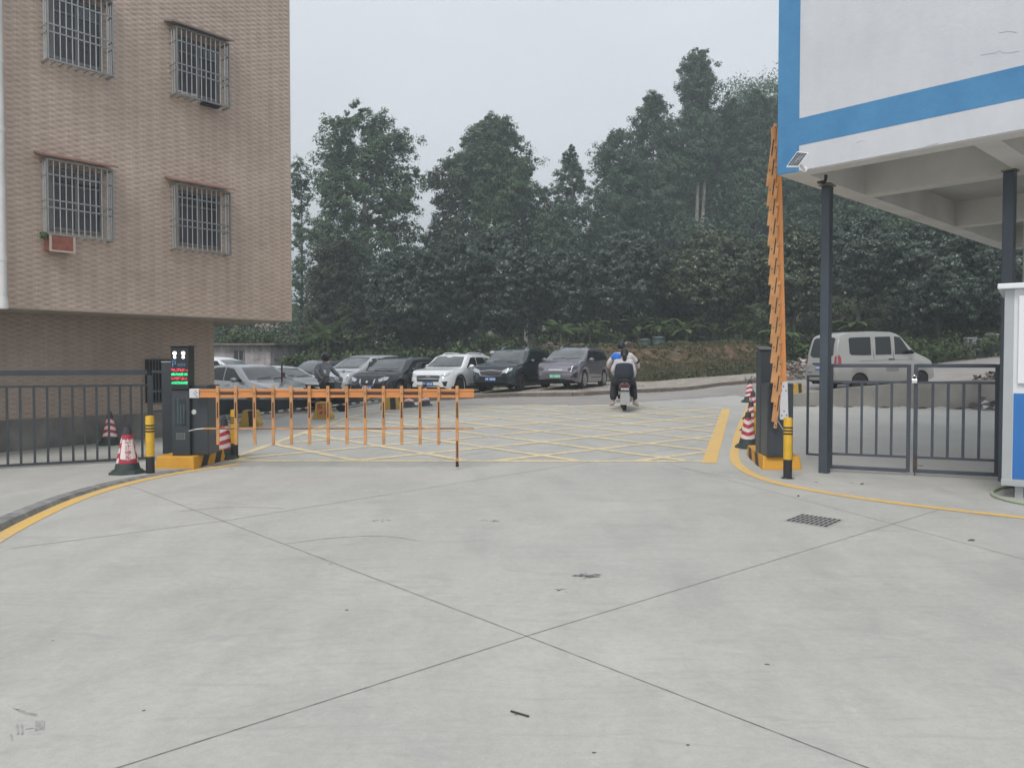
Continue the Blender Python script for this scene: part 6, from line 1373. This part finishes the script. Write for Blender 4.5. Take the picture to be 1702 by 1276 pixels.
tree('eucalyptus_tree', 'tall dense domed eucalyptus left of the gap in the skyline', 818, 0, 60, [(202, 12), (225, 42), (260, 62), (310, 70), (350, 66), (385, 50), (430, 40)], 0, ML_euc, M_bark, 4, 250, .95, 66, .19, .3, GE)
tree('eucalyptus_tree', 'side crown of yellower leaves left of the dense domed eucalyptus', 742, 0, 59, [(272, 10), (290, 26), (315, 28), (350, 20), (400, 34), (440, 45)], 0, ML_lon2, M_bark, 5, 110, .7, 50, .17, .18, GE)
tree('eucalyptus_tree', 'leafy shoulder right of the dense domed eucalyptus', 872, 0, 62, [(282, 8), (300, 20), (340, 26), (400, 34), (450, 34)], 0, ML_euc2, M_bark, 6, 90, .7, 46, .17, .15, GE)
tree('eucalyptus_tree', 'slender pointed eucalyptus in the dip of the skyline', 948, 0, 62, [(243, 4), (265, 17), (300, 28), (350, 40), (410, 44), (460, 44)], 0, ML_euc2, M_bark, 7, 150, .7, 50, .17, .17, GE)
tree('eucalyptus_tree', 'low bushy tree between the domed eucalyptus and the slender pointed one', 905, 0, 60, [(315, 8), (345, 26), (390, 36), (450, 40)], 0, ML_euc, M_bark, 8, 90, .75, 46, .17, .15, GE)
tree('eucalyptus_tree', 'rounded eucalyptus climbing the skyline right of the slender pointed one', 1024, 0, 64, [(224, 10), (250, 34), (300, 44), (360, 50), (420, 54)], 0, ML_euc2, M_bark, 9, 190, .85, 55, .18, .2, GH)
tree('eucalyptus_tree', 'tall conical eucalyptus left of the tallest tree', 1082, 0, 66, [(156, 4), (175, 20), (215, 38), (270, 50), (330, 56), (400, 52)], 0, ML_euc2, M_bark, 10, 240, .9, 60, .18, .22, GH)
tree('eucalyptus_tree', 'tallest tree of the skyline, with two knobbly crowns one above the other', 1152, 0, 68, [(90, 10), (105, 22), (130, 28), (160, 32), (185, 18), (205, 32), (240, 42), (280, 30), (300, 14)], 0, ML_euc2, M_bark, 11, 230, .85, 60, .18, .24, GH, lean=.3, twin=True)
k = 12
for px, Y, pr, lb in ((1212, 70, [(165, 6), (185, 22), (230, 32), (300, 38), (380, 36)], 'pointed eucalyptus directly right of the tallest tree'),
        (1255, 68, [(158, 10), (175, 28), (230, 36), (300, 40), (380, 40)], 'eucalyptus whose top meets the edge of the blue and white building'),
        (1296, 72, [(150, 8), (180, 30), (240, 38), (320, 42), (390, 40)], 'eucalyptus directly behind the folded raised boom'),
        (1186, 74, [(215, 6), (250, 26), (310, 32), (390, 30)], 'lower eucalyptus filling the gap right of the pale twin trunks'),
        (1112, 76, [(250, 20), (300, 34), (350, 34), (420, 36)], 'eucalyptus seen between the tall cone and the tallest tree'),
        (1345, 66, [(210, 10), (250, 34), (310, 40), (390, 44)], 'eucalyptus seen under the building left of the slim post'),
        (1410, 64, [(240, 20), (290, 44), (340, 50), (400, 50)], 'eucalyptus seen under the building right of the slim post'),
        (1480, 62, [(270, 25), (320, 50), (380, 55), (440, 50)], 'dark tree under the soffit edge at the right'),
        (1570, 60, [(280, 30), (330, 60), (400, 60), (450, 50)], 'dark tree at the right directly left of the booth side post')):
    tree('eucalyptus_tree', lb, px, 0, Y, pr, 0, ML_euc2, M_bark, k, 150, .9, 52, .19, .17, GH); k += 1
for px, Y, pr, lm, lb in ((680, 47, [(425, 20), (440, 50), (470, 66), (510, 62), (548, 44)], ML_lon, 'round dark fruit tree at the left end of the front row'),
        (752, 48, [(398, 16), (415, 44), (450, 56), (500, 55), (545, 42)], ML_lon, 'round dark fruit tree second from the left of the front row'),
        (838, 47, [(388, 24), (405, 56), (440, 70), (480, 68), (520, 50), (545, 26)], ML_lon, 'large round blue green fruit tree in the middle of the front row'),
        (938, 48, [(418, 14), (435, 36), (470, 46), (515, 44), (540, 30)], ML_lon, 'smaller round fruit tree right of the large blue green one'),
        (1040, 47, [(396, 26), (415, 56), (450, 68), (490, 66), (525, 44)], ML_lon, 'wide round fruit tree left of the one with yellowish leaves'),
        (1185, 46, [(392, 16), (412, 58), (440, 80), (475, 84), (505, 64), (520, 30)], ML_lon2, 'spreading fruit tree with yellowish leaf tips and a forked trunk'),
        (1110, 50, [(420, 16), (440, 40), (480, 46), (520, 40)], ML_brn, 'brownish crown filling the space between two round fruit trees'),
        (1318, 45, [(388, 24), (410, 50), (450, 56), (490, 50), (515, 30)], ML_lon2, 'round fruit tree behind the slim grey post'),
        (1424, 44, [(372, 18), (390, 48), (430, 58), (460, 50), (485, 34)], ML_lon, 'round fruit tree seen above the minivan roof'),
        (1556, 42, [(378, 30), (400, 66), (440, 86), (490, 84), (525, 60)], ML_lon, 'broad dark fruit tree at the right, above the beehive boxes'),
        (1660, 44, [(400, 30), (430, 60), (480, 66), (530, 60)], ML_lon, 'dark fruit tree mostly hidden by the booth side post')):
    tree('fruit_tree', lb, px, 0, Y, pr, 0, lm, M_bark2, k, 290, .60, 60, .135, .17, GL, trunk_top=.75, flat=.6, droop=.5, depth=.9, shape='dome'); k += 1
# farther wood on the slope as one mass
rng = np.random.default_rng(99); parts = []
def mass(n, fx, fz, cr, leaf, per):
    X, Y = fx(n); Z = h(X, Y)+fz(n, X); V = leaves_at(rng, np.stack([X, Y, Z], 1), np.full(n, cr)*(.6+.8*rng.random(n)), per, leaf, .8, .4); parts.append(V)
mass(2300, lambda n: (rng.uniform(-2, 62, n), rng.uniform(62, 96, n)), lambda n, X: rng.uniform(0, 8.5, n)*np.clip((X+16)/26, .35, 1), 1.4, .17, 80)
mass(420, lambda n: (rng.uniform(-26, 0, n), rng.uniform(60, 66, n)), lambda n, X: rng.uniform(0, 5.2, n), 1.2, .16, 70)
V, Fq = merge(parts); tag(fastmesh('woodland', V, Fq, ML_euc2), 'dark wood covering the slope behind the separate trees', 'woodland', kind='stuff')
parts = []
mass(260, lambda n: (rng.uniform(-30, -4, n), rng.uniform(46, 54, n)), lambda n, X: rng.uniform(0, 3.2, n)*np.where(X < -10, .7, 1), .7, .16, 60)
mass(190, lambda n: (rng.uniform(-12, -2, n), rng.uniform(38, 45, n)), lambda n, X: rng.uniform(0, .9, n), .45, .12, 60)
mass(300, lambda n: (rng.uniform(-4, 26, n), rng.uniform(43, 52, n)), lambda n, X: rng.uniform(0, 1.4, n), .5, .11, 60)
mass(420, lambda n: (rng.uniform(14, 34, n), rng.uniform(37, 50, n)), lambda n, X: rng.uniform(0, 1.0, n), .5, .10, 70)
mass(420, lambda n: (rng.uniform(4, 36, n), rng.uniform(48, 64, n)), lambda n, X: rng.uniform(0, 1.6, n), .8, .14, 60)
mass(110, lambda n: (rng.uniform(-6, 14, n), rng.uniform(48, 53, n)), lambda n, X: rng.uniform(.0, 3.2, n), .8, .12, 50)
V, Fq = merge(parts); tag(fastmesh('undergrowth', V, Fq, ML_und), 'tangled shrubs and weeds under the trees', 'undergrowth', kind='stuff')
# weeds and grass on the bank face and ledge
n = 30000; X = rng.uniform(-14, 15, n); d_ = np.where(rng.random(n) < .62, rng.uniform(-.25, 1.25, n), rng.uniform(3.1, 6.0, n)); pt = hnoise(X, d_*3, 2.0); keep = (pt+rng.normal(0, .35, n) > -.35) & ~((X > 3.5) & (X < 13.5) & (d_ > 1.0) & (d_ < 2.8)); X, d_ = X[keep], d_[keep]; Y = bankY(X)+d_; Z = h(X, Y)
n = len(X); a = rng.uniform(0, 6.28, n); hg = rng.uniform(.10, .34, n); wd = rng.uniform(.012, .03, n); dx = np.stack([np.cos(a), np.sin(a), 0*a], 1); ln = rng.normal(0, .12, (n, 3)); ln[:, 2] = 0; p = np.stack([X, Y, Z-.02], 1); up = np.stack([0*a, 0*a, hg], 1)
V = np.stack([p-dx*wd[:, None], p+dx*wd[:, None], p+up+ln+dx*wd[:, None]*.2, p+up+ln-dx*wd[:, None]*.2], 1).reshape(-1, 3)
tag(fastmesh('grass', V, np.arange(n*4).reshape(-1, 4), ML_grs), 'dry grass and weeds on the bank behind the cars', 'grass', kind='stuff')
parts = []
n = 900; X = rng.uniform(-14, 14, n); d_ = np.where(X > 3.5, rng.uniform(3.2, 4.6, n), rng.uniform(.2, 5, n)); Y = bankY(X)+d_; parts.append(leaves_at(rng, np.stack([X, Y, h(X, Y)+.12], 1), np.full(n, .24), 22, .09, .6, .1))
n = 110; X = rng.uniform(4, 14, n); d_ = rng.uniform(-.1, .5, n); Y = bankY(X)+d_; parts.append(leaves_at(rng, np.stack([X, Y, h(X, Y)+.10], 1), np.full(n, .26), 24, .07, .7, .1))
V, Fq = merge(parts); tag(fastmesh('ground_cover', V, Fq, ML_und), 'low leafy creeping plants on the ledge', 'ground cover', kind='stuff')
# weeds and clods breaking up the bare soil
parts = []
n = 330; X = rng.uniform(3, 14.5, n); d_ = rng.uniform(1.0, 3.1, n); Y = bankY(X)+d_; parts.append(leaves_at(rng, np.stack([X, Y, h(X, Y)+.10], 1), np.full(n, .20)*(.5+rng.random(n)), 30, .05, .7, .1))
V, Fq = merge(parts); tag(fastmesh('weeds', V, Fq, ML_grs), 'sparse dry weeds on the bare orange soil', 'weeds', kind='stuff')
mb = MB(); random.seed(18)
for _ in range(420):
    x = random.uniform(2.8, 14.8); y = float(bankY(x))+random.uniform(.9, 3.2); z = hh(x, y)+.03; s = random.uniform(.03, .13)
    v8 = [(x+random.uniform(-1, 1)*s, y+random.uniform(-1, 1)*s, z+random.uniform(-.3, .8)*s) for _ in range(6)]; mb.add(v8, [(0, 1, 2), (0, 2, 3), (0, 3, 4), (1, 2, 5), (2, 3, 5), (3, 4, 5), (4, 0, 5)])
tag(mb.build('soil_clods', M_earth), 'orange clods of earth on the cut bank', 'soil', kind='stuff')
# loose stones on the dirt verge
mb = MB(); random.seed(8)
for _ in range(700):
    x = random.uniform(-2, 13); y = float(kerbY(x))+random.uniform(.1, 7); 
    if y > float(bankY(x))+.1: continue
    z = hh(x, y); s = random.uniform(.012, .05); mb.add([(x-s, y, z), (x, y-s, z), (x+s, y, z), (x, y+s, z), (x+s*.2, y, z+s*1.1)], [(0, 1, 4), (1, 2, 4), (2, 3, 4), (3, 0, 4)])
tag(mb.build('loose_stones', mat('pale_stone', (.36, .33, .29), .9, var=.3, vs=.8)), 'loose stones and litter scattered over the dirt verge', 'stones', kind='stuff')

# ================= bananas, palms and single things under the trees
def broad_plant(name, label, px, py, Y, hgt, nl, ll, lw, lm, seed, cat, stem=.09, frond=False, group=None):
    random.seed(seed); X = (px-851)/F*Y; g = hh(X, Y); o = thing(name, label, cat, (X, Y, g-.05), 0, group)
    mb = MB(); mb.tube([(0, 0, 0), (.04, 0, hgt*.5), (0, 0, hgt)], [stem, stem*.85, stem*.55], 9); mb.build('stem', mat('plant_stem', (.13, .12, .06), .8, var=.3, vs=6), o, smooth=True)
    mb = MB()
    for i in range(nl):
        a = 2*math.pi*i/nl+random.uniform(-.4, .4); el = random.uniform(.5, 1.25); l_ = ll*random.uniform(.75, 1.1); n_ = 8; P = []; q = Vector((0, 0, hgt)); dirv = Vector((math.cos(a)*math.cos(el), math.sin(a)*math.cos(el), math.sin(el)))
        for j in range(n_+1): P.append(q.copy()); q = q+dirv*l_/n_; dirv = (dirv+Vector((0, 0, -.21 if not frond else -.19))).normalized()
        sd = Vector((-math.sin(a), math.cos(a), 0))
        if frond:
            for j in range(1, n_*3):
                t = j/(n_*3)*n_; k_ = int(t); p_ = P[k_].lerp(P[min(k_+1, n_)], t-k_); w_ = lw*math.sin(math.pi*min(1, (.12+.88*j/(n_*3))))
                for s in (-1, 1): tip = p_+sd*s*w_+Vector((0, 0, -.35*w_))+(P[min(k_+1, n_)]-P[k_]).normalized()*w_*.5; wv = (P[min(k_+1, n_)]-P[k_]).normalized()*.028; mb.add([p_-wv, p_+wv, tip], [(0, 1, 2)])
        else:
            A = [P[j]+sd*lw*math.sin(math.pi*min(1, .08+.90*j/n_))+Vector((0, 0, -.25*lw)) for j in range(n_+1)]; B = [P[j]-sd*lw*math.sin(math.pi*min(1, .08+.90*j/n_))+Vector((0, 0, -.25*lw)) for j in range(n_+1)]
            mb.strip(A, P); mb.strip(P, B)
    mb.build('leaves', lm, o, smooth=not frond); return o
GP = 'banana plants and palms under the trees'
for i, (px, Y, hg, nl, ll, lw, fr, lb) in enumerate(((545, 46, 1.9, 12, 2.4, .55, True, 'feathery palm at the left in front of the pale trunk'), (932, 42.5, 1.0, 9, 1.6, .40, True, 'spiky young palm right behind the white lidded heap'), (1098, 44.5, 1.2, 9, 1.35, .2, False, 'drooping banana plant behind the two grey green bins'), (1060, 45, 1.2, 8, 1.4, .2, False, 'banana plant left of the drooping one'),
        (1140, 44, .9, 8, 1.2, .2, False, 'pale green banana plant under the forked fruit tree'), (1205, 46, 1.6, 9, 1.7, .22, False, 'banana plant behind the tall terminal column'), (1232, 44.5, .9, 8, 1.2, .2, False, 'small yellow green banana plant near the raised boom'), (1300, 42, 1.1, 8, 1.4, .26, False, 'banana plant hidden partly by the raised boom'),
        (1350, 41, .9, 9, 1.4, .28, False, 'broad leafed plant left of the minivan roof'), (1420, 44, 1.5, 9, 1.6, .24, False, 'banana plant standing above the minivan'), (980, 45, 1.2, 8, 1.4, .22, False, 'shaded banana plant under the round fruit trees'), (660, 44, .7, 9, 1.1, .3, False, 'yellow green broad leafed bush behind the silver minibus'), (1500, 42, .8, 8, 1.2, .22, False, 'broad leafed plant left of the beehive boxes'))):
    broad_plant('palm' if fr else 'banana_plant', lb, px, 0, Y, hg, nl, ll, lw, ML_ban, 40+i, 'palm' if fr else 'banana plant', frond=fr, group=GP)
def bin_(label, px, Y, h_, r, col):
    X = (px-851)/F*Y; o = thing('barrel', label, 'barrel', (X, Y, hh(X, Y)-.02), px*.1, 'grey green plastic barrels on the ledge'); mb = MB(); mb.lathe([(r*.78, 0), (r*.9, h_*.3), (r*.96, h_*.34), (r*.93, h_*.36), (r, h_*.85), (r*1.06, h_*.88), (r*1.06, h_*.93)], 22); mb.build('drum', mat('grey_green_plastic', col, .5, var=.2, vs=4), o, smooth=True, angle=40)
    mb = MB(); mb.lathe([(r*1.09, h_*.93), (r*1.09, h_*.97), (r*.6, h_*1.02), (0, h_*1.03)], 22); mb.build('lid', mat('grey_lid', (.16, .19, .19), .5, var=.15), o, smooth=True)
    mb = MB()
    for s in (-1, 1): mb.tube([(s*r, 0, h_*.72), (s*r*1.2, 0, h_*.74), (s*r*1.2, 0, h_*.60), (s*r*.98, 0, h_*.58)], .015, 6)
    mb.build('handles', MATS['grey_lid'], o)
bin_('left one of the two grey green barrels on the ledge above the bank', 1072, 40.2, .62, .27, (.085, .12, .115)); bin_('right one of the two grey green barrels on the ledge above the bank', 1094, 40.4, .60, .29, (.08, .115, .11))
def heapY(label, px, Y, rx, hz_, n_, cols, size, seed): X = (px-851)/F*Y; return heap('junk_heap', label, (X, Y, hh(X, Y)), rx, .6, hz_, n_, cols, size, seed, 'junk heap')
heapY('heap of reddish cloth and sticks left of the barrels', 1042, 40, .9, .5, 40, [('red_cloth', (.30, .09, .07)), ('brown_sticks', (.16, .11, .08)), ('pale_scraps', (.4, .37, .34))], .13, 21)
heapY('low pile with a dull red tarpaulin behind the grey people carrier', 966, 40.5, 1.1, .35, 40, [('dull_red_tarp', (.22, .08, .07)), ('grey_scraps', (.17, .17, .17))], .15, 22)
heapY('pile of pale grey sheeting right of the dull red tarpaulin', 1000, 40.6, .7, .3, 30, [('pale_grey_sheet', (.30, .32, .32)), ('green_scraps', (.10, .2, .12))], .13, 23)
heapY('brown brushwood pile behind the dark blue SUV', 912, 41, 1.3, .5, 60, [('brown_brush', (.13, .10, .075)), ('grey_brush', (.18, .16, .14))], .12, 24)
heapY('dark brushwood pile under the large round fruit tree', 800, 43, 2.2, .8, 90, [('dark_brush', (.07, .06, .055)), ('grey_brush', (.18, .16, .14))], .13, 25)
X = (820-851)/F*39.2; o = thing('bucket', 'white bucket standing on the ledge behind the white SUV', 'bucket', (X, 39.2, hh(X, 39.2)-.02)); mb = MB(); mb.lathe([(.14, 0), (.18, .30), (.19, .30), (.19, .33), (.10, .37), (0, .38)], 18); mb.build('pail', mat('white_bucket', (.62, .62, .62), .5), o, smooth=True); mb = MB(); mb.tube([(.185*math.cos(t), 0, .30+.16*math.sin(t)) for t in [math.pi*i/8 for i in range(9)]], .008, 6); mb.build('handle', M_trim, o)
for (px, py, lb, cl) in ((1612, 558, 'left grey box of the three beehive boxes on the slope', (.22, .23, .23)), (1632, 560, 'middle dark box of the three beehive boxes on the slope', (.10, .11, .12)), (1648, 552, 'right box with a pale lid of the three beehive boxes on the slope', (.08, .085, .10))):
    p = at_depth(px, py+14, 38.5); o = thing('beehive_box', lb, 'beehive', p, R(px % 9-4), 'beehive boxes on the slope'); mb = MB(); mb.box(-.21, .21, -.2, .2, -.6, .26); mb.build('box_body', mat('hive_%d' % px, cl, .8, var=.2), o, bevel=.01); mb = MB(); mb.box(-.235, .235, -.22, .22, .261, .33); mb.build('lid', mat('pale_hive_lid', (.30, .31, .33), .7, var=.1), o, bevel=.01)
# ================= thin humid air over the whole place
mb = MB(); mb.box(-420, 420, -60, 720, -6, 75)
hz = mb.build('haze', mat('haze_tmp', (1, 1, 1)), None); hm = bpy.data.materials.new('humid_air'); hm.use_nodes = True; t = hm.node_tree; t.nodes.clear()
ou = t.nodes.new('ShaderNodeOutputMaterial'); pv = t.nodes.new('ShaderNodeVolumePrincipled'); pv.inputs['Color'].default_value = (.86, .96, 1, 1); pv.inputs['Density'].default_value = .0031; pv.inputs['Anisotropy'].default_value = .2
t.links.new(pv.outputs[0], ou.inputs['Volume']); hz.data.materials.clear(); hz.data.materials.append(hm); tag(hz, kind='stuff')
